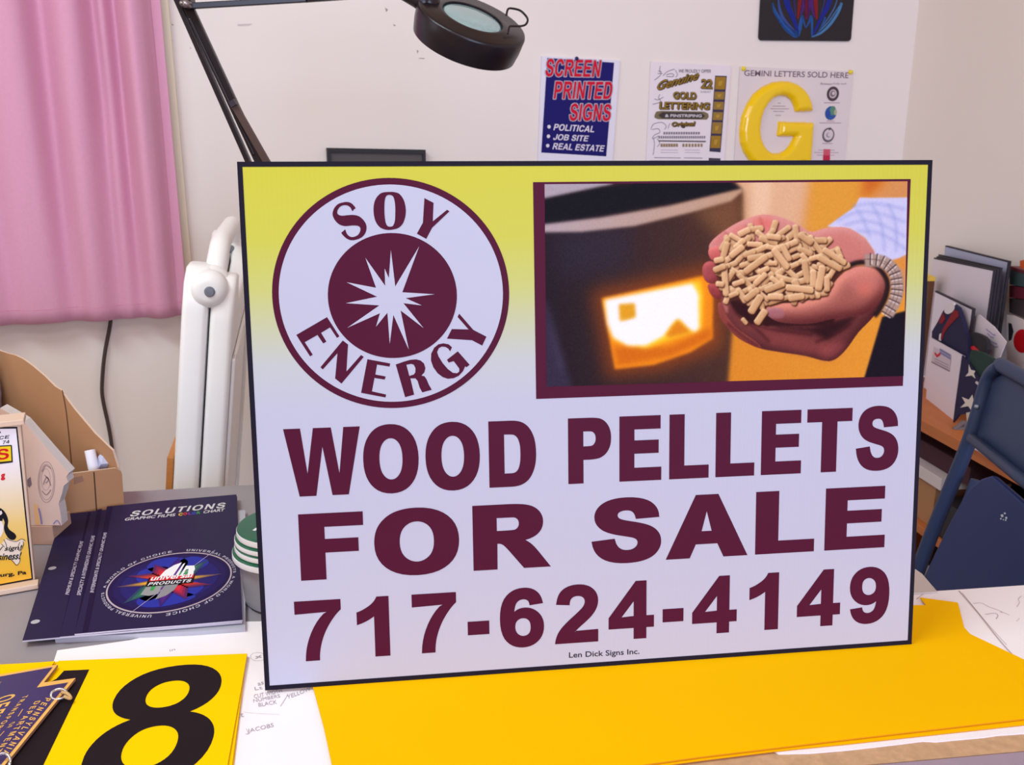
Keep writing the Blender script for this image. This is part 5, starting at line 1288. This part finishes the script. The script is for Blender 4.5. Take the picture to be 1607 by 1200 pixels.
# ------------------------------------------------------------------ little stand-up shop sign at the left edge
DB = math.radians(24.5); fo = at_z(53, 917, zc2)
DF = Frame(fo, (math.cos(DB), math.sin(DB), 0), (math.sin(math.radians(3)) * -math.sin(DB), math.sin(math.radians(3)) * math.cos(DB), 1))
dsp = thing('display_sign', tuple(fo), 'small wooden framed sign with a retro woman cut off by the left picture edge', 'sign', rz=DB)
tr4 = [DF.uv(*p) for p in ((32.5, 666), (55, 914))]
hD = tr4[0][1]; wD = 0.19
wood = mat('pale_pine', (218, 190, 168), 0.6, noise=(10, .08, (1, 1, 6)))
mb = MB(); mb.prism(DF, [(-wD, 0), (tr4[1][0], 0), (tr4[0][0], hD), (-wD, hD)], -.02, 0); mb.build('block', wood, dsp, bevel=.001)
mb = MB(); mb.prism(DF, [(-wD - .005, hD + .0005), (tr4[0][0] + .004, hD + .0005), (tr4[0][0] + .004, hD + .0065), (-wD - .005, hD + .0065)], -.03, .006); mb.build('top_strip', wood, dsp, bevel=.001)
mb = MB(); mb.prism(DF, [(-wD - .005, 0.0003), (tr4[1][0] + .004, 0.0003), (tr4[1][0] + .004, .006), (-wD - .005, .006)], .0005, .016); mb.build('base_strip', wood, dsp, bevel=.001)


def print_grad():
    m = bpy.data.materials.new('shop_sign_print'); m.use_nodes = True; nt = m.node_tree; b = nt.nodes['Principled BSDF']
    tc = nt.nodes.new('ShaderNodeTexCoord'); sx = nt.nodes.new('ShaderNodeSeparateXYZ'); nt.links.new(tc.outputs['Object'], sx.inputs[0])
    mr = nt.nodes.new('ShaderNodeMapRange'); mr.inputs['From Max'].default_value = float(hD); nt.links.new(sx.outputs['Z'], mr.inputs['Value'])
    cr = nt.nodes.new('ShaderNodeValToRGB'); el = cr.color_ramp.elements
    st = [(0.0, (236, 172, 22)), (.18, (236, 182, 40)), (.40, (232, 196, 110)), (.62, (232, 216, 190)), (.8, (236, 230, 238))]
    while len(el) < len(st): el.new(.5)
    for e, (p, cc) in zip(el, st): e.position = p; e.color = tuple(lin(cc)) + (1,)
    nt.links.new(mr.outputs[0], cr.inputs[0]); nt.links.new(cr.outputs[0], b.inputs['Base Color']); b.inputs['Roughness'].default_value = .4
    return m


pr = Print(DF, .0002, .0003); S8 = lambda *p: crop(p, 0, 640, 4.138)
pr.px(S8((-500, 130), (112, 122), (215, 1112), (-500, 1245)), (26, 22, 24), 1)
pr.px(S8((-500, 140), (104, 133), (205, 1104), (-500, 1235)), print_grad(), 2)
ik = (30, 26, 32)
pr.text('ICE', *S8((-22, 206), (58, 196), (-16, 184)), ik, 3); pr.text('74', *S8((16, 234), (60, 227), (20, 212)), ik, 3); pr.px(S8((0, 152), (6, 150), (5, 162), (0, 164)), ik, 3)
pr.px(S8((-200, 268), (78, 240), (84, 352), (-200, 388)), (60, 54, 60), 3); pr.px(S8((-200, 256), (74, 238), (80, 345), (-200, 374)), ik, 4); pr.px(S8((-200, 262), (70, 245), (75, 340), (-200, 368)), (240, 206, 40), 5)
pr.text('S', *S8((-22, 336), (58, 326), (-20, 268)), (206, 26, 34), 6)
pr.btext('g', *S8((6, 470), (34, 466), (5, 428)), (206, 30, 40), 3, .05)
hair = [(-60, 650), (-10, 645), (20, 660), (42, 690), (54, 730), (50, 765), (64, 790), (95, 812), (106, 835), (90, 855), (64, 850), (46, 832), (30, 800), (26, 770), (30, 740), (18, 715), (10, 735), (-60, 740)]
pr.px(S8(*smooth_loop(hair, 3)), ik, 3)
pr.px(S8((-40, 730), (12, 732), (24, 760), (22, 800), (8, 830), (-10, 850), (-40, 850)), (238, 226, 222), 4)
pr.px(S8((-4, 668), (10, 664), (16, 680), (6, 692), (-4, 690)), (226, 214, 214), 5)
pr.px(S8((-40, 905), (10, 880), (40, 842), (64, 852), (104, 862), (140, 848), (160, 862), (140, 905), (128, 960), (132, 1000), (108, 1016), (80, 985), (40, 960), (-40, 960)), (234, 216, 196), 3)
for pts in ([(40, 842), (64, 855), (104, 864), (140, 848), (165, 858)], [(150, 862), (152, 890), (130, 925), (118, 900), (130, 868)], [(128, 960), (130, 990), (110, 1018), (90, 1000), (72, 980)], [(24, 850), (40, 880), (44, 905)], [(10, 880), (30, 900)]):
    pr.pxline(S8(*pts), .9, ik, 5)
pr.btext('w/ sign!', *S8((-60, 940), (132, 925), (-44, 900)), ik, 6, .02); pr.btext('business!', *S8((-70, 990), (128, 978), (-54, 942)), ik, 6, .02)
pr.btext('Harrisburg, Pa', *S8((-190, 1122), (172, 1082), (-190, 1090)), ik, 6, .03)
pr.build('sign_print', dsp)

# ------------------------------------------------------------------ tub with stacked green lids
cc_ = Vector((-.240, .905, zc2))
tub = thing('plastic_tub', tuple(cc_), 'grey plastic tub behind the left edge of the wood pellets sign', 'tub')
mb = MB(); hT = .052; mb.lathe([(.0001, 0), (.040, 0), (.044, .004), (.047, hT), (.045, hT), (.042, .006), (.0001, .005)], cc_, (0, 0, 1), 48)
mb.build('tub_body', mat('tub_grey', (150, 148, 156), 0.25, spec=0.5, noise=(18, .1)), tub, auto=40)
wl_ = mat('lid_white', (236, 234, 240), 0.35, spec=0.4); gr_ = mat('lid_green', (20, 92, 66), 0.35, spec=0.4)
zz = zc2 + hT + .0005
for r_, h_, lab in ((.0535, .0085, 'widest green topped white lid, lowest on the grey tub'), (.0505, .0075, 'second green topped white lid from the bottom of the stack'), (.0500, .0070, 'third green topped white lid in the stack on the tub'), (.0475, .0085, 'topmost green lid on the stack over the grey tub')):
    ld = thing('tub_lid', (cc_.x, cc_.y, zz), lab, 'lid', 'green topped tub lids')
    mb = MB(); mb.lathe([(r_ - .004, .0003), (r_ - .0005, .0003), (r_, .0015), (r_ - .0004, h_ - .0022), (r_ - .003, h_ - .0016), (.0001, h_ - .0016)], Vector((cc_.x, cc_.y, zz)), (0, 0, 1), 56); mb.build('rim', wl_, ld, auto=40)
    mb = MB(); mb.lathe([(r_ - .0008, h_ - .0016), (r_ - .0016, h_ - .0003), (r_ - .004, h_), (.0001, h_)], Vector((cc_.x, cc_.y, zz)), (0, 0, 1), 56); mb.build('green_disc', gr_, ld, auto=40)
    zz += h_ + .0004
pr = Print(LEVEL(zz - .0003), 0.0); pr.px([(396, 832), (402, 828), (406, 830), (400, 833)], (226, 226, 230)); pr.build('white_mark', ld)

# ------------------------------------------------------------------ right side: shelf with leaning boards
SD = Vector((-math.sin(math.radians(8)), math.cos(math.radians(8)), 0))       # along the shelf, away from the camera
s0 = at_y(1451, 680, 1.95)                                                    # lower front edge of the top shelf
top_z = at_y(1451, 662, 1.95)[2]
SN = Vector((-SD.y, SD.x, 0))                                                 # faces the room
shf = thing('wooden_shelf', (s0[0] + .12, s0[1] - .3, 0.0), 'low orange wooden shelf along the right wall with boards leaning on top', 'shelf', rz=math.radians(8))
pine = mat('shelf_pine', (190, 112, 60), 0.5, noise=(5, .2, (12, 1, 12)))
def SP(a, d, z): return Vector((s0[0], s0[1], 0)) + SD * a - SN * d + Vector((0, 0, z))   # a along, d into the shelf
def sbox(mbx, a0, a1, d0, d1, z0, z1, m=None):
    vs = [SP(a, d, z) for z in (z0, z1) for a, d in ((a0, d0), (a1, d0), (a1, d1), (a0, d1))]
    mbx.add(vs, [(3, 2, 1, 0), (4, 5, 6, 7), (0, 1, 5, 4), (1, 2, 6, 5), (2, 3, 7, 6), (3, 0, 4, 7)], m)
zs0, zs1 = s0[2], top_z
dd = .26
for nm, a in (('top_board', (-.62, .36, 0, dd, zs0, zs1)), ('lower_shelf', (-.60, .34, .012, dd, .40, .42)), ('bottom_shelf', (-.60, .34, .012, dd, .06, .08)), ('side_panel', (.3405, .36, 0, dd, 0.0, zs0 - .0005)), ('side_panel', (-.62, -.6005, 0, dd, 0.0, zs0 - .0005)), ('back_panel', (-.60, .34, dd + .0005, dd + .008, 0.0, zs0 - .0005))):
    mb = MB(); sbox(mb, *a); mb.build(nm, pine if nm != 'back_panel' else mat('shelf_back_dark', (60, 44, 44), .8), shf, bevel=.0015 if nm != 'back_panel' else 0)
def shelf_item(name, lab, cat, a, m, group=None):
    mb = MB(); sbox(mb, *a); return tag(mb.build(name, m, bevel=.0012), lab, cat, group)
# goods on the lower shelf
zl = .4203
shelf_item('storage_box', 'tan cardboard box on the lower shelf under the white label strip', 'box', (-.02, .26, .03, .20, zl, zl + .100), mat('kraft_card', (190, 148, 112)))
o = shelf_item('binder', 'white binder with a dark mark lying on the tan box in the shelf', 'binder', (-.05, .22, .02, .19, zl + .1003, zl + .128), mat('binder_white', (214, 204, 204), .6))
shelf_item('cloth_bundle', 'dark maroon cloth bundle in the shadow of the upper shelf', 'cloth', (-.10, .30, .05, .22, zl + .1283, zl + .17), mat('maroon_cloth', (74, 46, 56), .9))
shelf_item('storage_box', 'black plastic box on the lower shelf nearest the sign', 'box', (-.30, -.05, .02, .22, zl, zl + .085), mat('plastic_black', (34, 30, 34), .4))
shelf_item('paper_bundle', 'cream paper bundle on the bottom shelf', 'papers', (-.06, .26, .02, .20, .0803, .19), mat('cream_paper', (206, 190, 176), .8, noise=(200, .15, (.1, .1, 1))))
shelf_item('paper_bundle', 'white papers on top of the cream bundle in the bottom shelf', 'papers', (-.03, .22, .02, .18, .1903, .215), mat('white_paper_stack', (222, 218, 222)))


# leaning boards: slabs standing in planes that run away from the camera
def plane(Y, px, py, deg, tilt=0.0):
    p = at_y(px, py, Y); d = math.radians(deg)
    u = np.array([math.sin(d), -math.cos(d), 0])          # towards the camera = to the right in the picture
    up = np.array([0, 0, 1.0]) + tilt * np.array([math.cos(d), math.sin(d), 0])
    return Frame(p, u, up)


def slab(name, lab, cat, Fm, pts, th, mats, sm=False, group=None, par=None):
    mb = MB(); lo = [tuple(Fm.uv(*p)) for p in pts]
    if sm: lo = [tuple(p) for p in smooth_loop(lo, 3)]
    s_ = 1 if Fm.n @ (CAM - Fm.o) > 0 else -1
    mb.prism(Fm, lo, 0.0, -s_ * th, 1 if isinstance(mats, list) else 0, 1 if isinstance(mats, list) else 0, 0)
    o = mb.build(name, mats, par)
    return tag(o, lab, cat, group) if lab else o


K = lambda *p: crop(p, 1430, 360, 4.0)
edge = mat('board_edge_black', (42, 36, 46), .6)
PL = lambda Y: plane(Y, 1490, 560, -4.5)
def zrest(Fm, px0, px1, z):
    """picture points at the foot of a plane, at height z"""
    out = []
    for px in (px1, px0):
        lo_, hi_ = 300.0, 1200.0
        for _ in range(40):
            m_ = (lo_ + hi_) / 2; q = Fm.uv(px, m_)
            if Fm.pt(*q)[2] > z: lo_ = m_
            else: hi_ = m_
        out.append((px, lo_))
    return out
zt2 = zs1 + .0005
def board(lab, Fm, tl, tr_, th, col, wdt=None):
    mb = MB(); a, b = Fm.uv(*tl), Fm.uv(*tr_); h0 = (zt2 - Fm.o[2]) / Fm.uy[2]
    lo = [(a[0], h0), (b[0], h0), tuple(b), tuple(a)]
    s_ = 1 if Fm.n @ (CAM - Fm.o) > 0 else -1
    t = thing('sign_board', tuple(Fm.pt((a[0] + b[0]) / 2, h0)), lab, 'board', 'blank boards leaning on the shelf')
    mb.prism(Fm, lo, -s_ * th, 0.0, 1, 1); mb.build('board', [col, edge], t)
    for f in ():
        pass
    mb = MB(); e_ = .0035
    mb.prism(Fm, [(a[0], a[1] - e_), (b[0] - e_, b[1] - e_), (b[0] - e_, h0), (b[0], h0), tuple(b), tuple(a)], s_ * .0002, s_ * .0006); mb.build('dark_edging', edge, t)
    m2 = MB(); m2.prism(Fm, [(a[0], h0), (b[0] - e_, h0), (b[0] - e_, b[1] - e_), (a[0], a[1] - e_)], s_ * .0001, s_ * .0004); m2.build('face', col, t)
    return t
bl1 = mat('board_blue', (176, 182, 214), .5); wb = mat('board_white', (226, 218, 232), .5); gb = mat('board_dark', (92, 84, 98), .5)
board('rearmost pale blue board with dark edges leaning at the back of the shelf', PL(2.30), (1484, 385), (1583, 409.5), .006, bl1)
board('dark edged board between the pale blue board and the white board', PL(2.25), (1473, 399), (1570, 420), .005, gb)
board('grey edged board right behind the big white board', PL(2.228), (1470, 402), (1565, 422), .005, mat('board_grey', (128, 120, 134), .5))
board('large blank white board in front of the dark edged boards', PL(2.205), (1466, 404), (1560, 423), .005, wb)
board('small white board with black edge right behind the folded flag', PL(2.10), (1468, 456), (1527, 484), .006, wb)

# wooden stake with a yellow top at the sign's edge
Fk = PL(2.14)
stk = thing('wooden_stake', tuple(Fk.pt(0, (zt2 - Fk.o[2]))), 'dark wooden stake with a yellow tape top beside the right edge of the sign', 'stake')
mb = MB(); a_ = Fk.uv(1453, 441); b_ = Fk.uv(1467, 441); h0 = zt2 - Fk.o[2]
mb.prism(Fk, [(a_[0], h0), (b_[0], h0), tuple(b_), tuple(a_)], 0, .012); mb.build('stake', mat('stake_brown', (104, 66, 44), .7), stk)
mb = MB(); c_ = Fk.uv(1453, 428); mb.prism(Fk, [(a_[0] - .001, a_[1]), (b_[0] + .001, b_[1]), (b_[0] + .001, c_[1]), (a_[0] - .001, c_[1])], -.001, .013); mb.build('tape', mat('tape_yellow', (238, 202, 80), .5), stk)

# folded flag in its white box
Ff = PL(2.055); Fw = PL(2.03)
flg = thing('folded_flag', tuple(Ff.pt(0, h0)), 'navy and red flag folded to a point with a white cap', 'flag')
nvy = mat('flag_navy', (36, 34, 70), .85, noise=(60, .1)); frd = mat('flag_red', (132, 26, 40), .85); fwh = mat('flag_white', (224, 216, 222), .8)
slab('cloth', None, None, Ff, K((235, 470), (265, 468), (292, 490), (325, 590), (356, 700), (350, 1000), (120, 900), (128, 680), (130, 640), (165, 580), (200, 510)), .008, nvy, par=flg)
Ff2 = Frame(Ff.o + Ff.n * (.0012 if Ff.n @ (CAM - Ff.o) > 0 else -.0012), Ff.ux, Ff.uy)
slab('red_stripe', None, None, Ff2, K((268, 505), (292, 512), (296, 545), (262, 580), (225, 620), (205, 655), (195, 690), (182, 690), (196, 630), (225, 575)), .001, frd, par=flg)
slab('red_stripe', None, None, Ff2, K((200, 525), (212, 560), (196, 590), (176, 590), (178, 560)), .001, frd, par=flg)
slab('white_stripe', None, None, Ff2, K((176, 660), (186, 650), (186, 698), (172, 694)), .001, fwh, par=flg)
slab('white_cap', None, None, Ff2, K((222, 472), (245, 458), (266, 466), (268, 500), (250, 522), (224, 530), (206, 510)), .004, fwh, sm=True, par=flg)
wbx = thing('white_box', tuple(Fw.pt(0, h0)), 'white open box with a small red and blue label holding the folded flag', 'box')
a_, b_ = Fw.uv(*K((115, 678))[0]), Fw.uv(*K((330, 797))[0]); hW = (zt2 - Fw.o[2])
slab('front', None, None, Fw, K((115, 675), (330, 795), (268, 1212), (90, 1105)), .003, mat('carton_white', (226, 216, 228), .6), par=wbx)
sF = 1 if Fw.n @ (CAM - Fw.o) > 0 else -1
pr = Print(Fw, sF * .0006, sF * .0003)
pr.px(K((142, 735), (252, 792), (240, 888), (128, 828)), (206, 192, 206), 1); pr.px(K((128, 826), (240, 884), (240, 892), (128, 834)), (140, 130, 140), 2)
pr.pxline(K((150, 775), (165, 795), (185, 778)), 1.6, (206, 40, 54), 3, sm=False)
for y in (752, 770): pr.pxline(K((180, y), (248, y + 40)), 1.3, (130, 130, 176), 2)
for y in (808, 824, 838): pr.pxline(K((146, y), (236, y + 44)), .6, (166, 152, 168), 2)
pr.build('label_print', wbx)
slab('red_tipped_cap', 'black and red cloth cap lying between the flag and the envelope', 'cap', PL(2.075), K((372, 655), (400, 648), (470, 690), (468, 780), (400, 800), (360, 740)), .008, mat('cloth_black', (40, 36, 44), .8), sm=True)
slab('red_tag', 'small red tag on the black cloth beside the flag', 'tag', PL(2.07), K((372, 735), (392, 730), (424, 760), (412, 770), (376, 752)), .001, mat('tag_red', (206, 30, 40), .6))
env = slab('envelope', 'creased white envelope propped against the boards, handwriting on it', 'envelope', PL(2.13), K((400, 545), (430, 535), (520, 610), (596, 706), (546, 826), (462, 782), (480, 692), (396, 640)), .0015, mat('envelope_white', (224, 214, 226), .7))
pe = PL(2.13); sP = 1 if pe.n @ (CAM - pe.o) > 0 else -1; pr = Print(pe, sP * .0004, sP * .0002)
for pts in ([(470, 625), (490, 640), (515, 660), (530, 662)], [(478, 650), (500, 672), (520, 680)], [(490, 688), (510, 705), (540, 720)], [(500, 715), (520, 735), (545, 735)]): pr.pxline(K(*pts), 1.0, (166, 160, 200), 1)
pr.build('handwriting', env)
slab('green_cloth', 'dark green cloth hanging over the flags behind the blue chair', 'cloth', PL(2.03), K((375, 760), (420, 765), (480, 790), (555, 850), (540, 920), (480, 1005), (430, 945), (395, 880), (368, 840)), .006, mat('cloth_green', (40, 62, 58), .9, noise=(40, .12)), sm=True)
# starred cloth
Fst = PL(2.012)
star_cloth = slab('starred_cloth', 'navy cloth with white stars hanging beside the white box', 'flag', Fst, K((318, 790), (356, 835), (400, 900), (440, 960), (446, 1080), (430, 1150), (300, 1160), (262, 1210), (275, 1100)), .004, nvy)
sS = 1 if Fst.n @ (CAM - Fst.o) > 0 else -1; pr = Print(Fst, sS * .0006, sS * .0003)
pr.px(K((362, 846), (376, 880), (404, 888), (394, 905), (404, 936), (380, 916), (340, 922), (360, 898)), (222, 214, 208), 1)
pr.px(K((385, 1036), (392, 1072), (425, 1100), (388, 1108), (380, 1138), (358, 1108), (308, 1118), (340, 1088), (318, 1050), (362, 1068)), (222, 214, 208), 1)
pr.px(K((400, 960), (412, 950), (432, 966), (420, 978)), (206, 196, 206), 1)
pr.build('stars', star_cloth)
slab('paper_bits', 'cream and white paper scraps on the shelf under the starred cloth', 'paper', PL(1.99), K((345, 1150), (420, 1135), (440, 1180), (400, 1215), (350, 1210)), .01, mat('scrap_cream', (206, 196, 180), .8))
slab('lilac_cloth', 'lilac and white cloth edge showing between the green cloth and the chair', 'cloth', PL(2.0), K((430, 985), (462, 975), (475, 1010), (455, 1080), (440, 1050)), .006, mat('lilac', (128, 116, 176), .8))
M2 = lambda *p: crop(p, 1430, 620, 3.531)
mb = MB(); tw_ = [at_y(x, y, 1.90) for x, y in M2((235, 190), (262, 172), (290, 150), (300, 170), (280, 200), (255, 225), (240, 205), (270, 185), (318, 190))]
mb.tube(smooth_loop(tw_, 5, closed=False), .005, 8); tag(mb.build('twisted_rag', mat('rag_grey', (112, 100, 100), .9), smooth=True), 'grey twisted rag lying on the front edge of the wooden shelf', 'rag')
slab('white_card', 'white card hanging down over the shelf edge behind the chair leg', 'card', PL(1.90), M2((292, 212), (345, 200), (460, 350), (440, 365), (372, 310), (292, 272)), .002, mat('carton_white', (226, 216, 228)))

# books and the red dot sheet at the right edge
for i, (pts, rgb, lab) in enumerate((((618, 228, 720, 262, 720, 280, 616, 250), (120, 44, 58), 'thin dark red book topmost at the right picture edge'), ((616, 252, 720, 282, 720, 362, 616, 345), (70, 92, 100), 'grey teal book under the thin red book at the right edge'),
                                   ((616, 350, 720, 368, 720, 440, 616, 425), (116, 40, 62), 'crimson book in the middle of the pile at the right edge'), ((616, 430, 720, 445, 720, 560, 616, 520), (70, 60, 66), 'dark grey book lowest at the right edge above the red dot sheet'))):
    pts_ = K(*[(pts[k], pts[k + 1]) for k in range(0, 8, 2)])
    slab('book', lab, 'book', plane(2.02, 1600, 470, -10), pts_, .12, mat('book_%d' % i, rgb, .6), group='books piled on the right')
slab('orange_box', 'bright orange box corner on the right wall above the books', 'box', plane(2.04, 1600, 410, -10), K((682, 196), (730, 185), (730, 262), (682, 236)), .08, mat('box_orange', (214, 96, 36), .6))
Fd = plane(1.96, 1595, 540, -10); dot = slab('red_dot_sheet', 'white sheet with a big red dot leaning at the right picture edge', 'sheet', Fd, K((600, 535), (640, 540), (740, 585), (740, 900), (600, 850)), .003, mat('dot_white', (224, 216, 220), .6))
sD_ = 1 if Fd.n @ (CAM - Fd.o) > 0 else -1; pr = Print(Fd, sD_ * .0006, sD_ * .0003); pr.px(K(*[(698 + 56 * math.cos(t), 700 + 74 * math.sin(t)) for t in [i * .2618 for i in range(24)]]), (196, 24, 36), 1)
pr.px(K((610, 585), (630, 590), (642, 640), (630, 690), (612, 700)), (40, 40, 50), 1); pr.build('red_dot', dot)

# ------------------------------------------------------------------ blue folding chair, folded against the shelf
chm = mat('chair_blue', (44, 58, 92), .45, spec=.3, noise=(8, .08)); chs = mat('chair_blue_seat', (22, 40, 92), .45, spec=.25, noise=(9, .1))
pT = at_y(1548, 600, 1.42); wdir = np.array([math.sin(math.radians(5)), math.cos(math.radians(5)), 0])
lb_ = at_y(1440, 897, 1.42)
sdir = lb_ - pT; sdir = sdir - wdir * (sdir @ wdir)
HF = Frame(pT, -wdir, -sdir)                        # u towards the camera (right in the picture), v up along the chair
hN = HF.n * (1 if HF.n @ (CAM - HF.o) > 0 else -1)
sg = 1 if HF.n @ (CAM - HF.o) > 0 else -1
chair = thing('folding_chair', (float(pT[0] - .12), float(pT[1] - .2), 0.0), 'blue metal folding chair folded flat and leaning behind the work table at right', 'chair')
cl = [tuple(HF.uv(*p)) for p in ((1444, 897), (1466, 838), (1496, 765), (1524, 695), (1540, 645), (1550, 610), (1560, 588), (1575, 577))]
tp0 = cl[-1]; wC = .43
vfl = (0.012 - HF.o[2]) / HF.uy[2]
sl = (cl[0][0] - cl[3][0]) / (cl[0][1] - cl[3][1])
foot = (cl[0][0] + sl * (vfl - cl[0][1]), vfl)
uc = cl[3][0] + wC / 2
path = [tuple(np.array(foot) + (np.array(cl[0]) - np.array(foot)) * k_ / 14) for k_ in range(14)] + cl + [(tp0[0] + .03, tp0[1] + .003)]
path = path + [(2 * uc - p[0], p[1]) for p in path[::-1]]
mb = MB(); mb.tube([HF.pt(u, v, sg * .004) for u, v in smooth_loop(path, 5, closed=False)], .0115, 14); mb.build('tube_frame', chm, chair, smooth=True)
bp_ = [tuple(HF.uv(*p)) for p in ((1532, 690), (1545, 650), (1555, 612), (1566, 590), (1584, 582))]
bpl = bp_ + [(2 * uc - p[0], p[1]) for p in bp_[::-1]]
mb = MB(); mb.prism(HF, bpl, sg * -.002, sg * .001); mb.build('backrest', chm, chair, bevel=.0008)
cbp = tuple(HF.uv(1537, 690)); mb = MB(); mb.tube([HF.pt(cbp[0], cbp[1], sg * .012), HF.pt(2 * uc - cbp[0], cbp[1], sg * .012)], .0085, 12); mb.build('crossbar', chm, chair, smooth=True)
dS = sg * .022
sp_ = [tuple(HF.uv(*p, dS)) for p in ((1425, 960), (1446, 910), (1466, 868), (1490, 818), (1510, 782), (1524, 763), (1540, 750), (1556, 745))]
spl = sp_ + [(2 * uc - p[0], p[1]) for p in sp_[::-1]]
spl = [tuple(p) for p in spl]
mb = MB(); mb.prism(HF, spl, sg * .010, dS); mb.build('seat', chs, chair, bevel=.004)
rim = [tuple(p) for p in smooth_loop(spl, 3, closed=False)]
pr = Print(HF, dS, sg * .0004)
for x, y, r_ in ((505, 668, 9), (520, 655, 6), (498, 685, 5), (528, 680, 7), (512, 690, 4), (525, 692, 5)):
    q_ = M2((x - r_, y - r_ * .6), (x + r_ * .5, y - r_), (x + r_, y + r_ * .4), (x - r_ * .3, y + r_)); pr.px(q_, (190, 196, 214), 1)
pr.build('scuff', chair)
for p in ((1546, 641), (1605, 746)):
    c_ = HF.uv(*p); mb = MB(); mb.lathe([(.0001, .0165), (.003, .016), (.0035, .012)], HF.pt(c_[0], c_[1], 0), hN, 10); mb.build('rivet', mat('rivet_pale', (150, 160, 176), .4, metal=.5), chair, smooth=True)
# rear legs folded behind
mb = MB(); l1 = [(cl[3][0] + .03, cl[3][1] - .05), (cl[0][0] + .05, foot[1])]
for q in (l1, [(2 * uc - p[0], p[1]) for p in l1]):
    mb = MB(); mb.tube([HF.pt(q[0][0], q[0][1], sg * -.016), HF.pt(q[1][0], q[1][1] + .002, sg * -.016)], .0105, 12); mb.build('rear_leg', chm, chair, smooth=True)
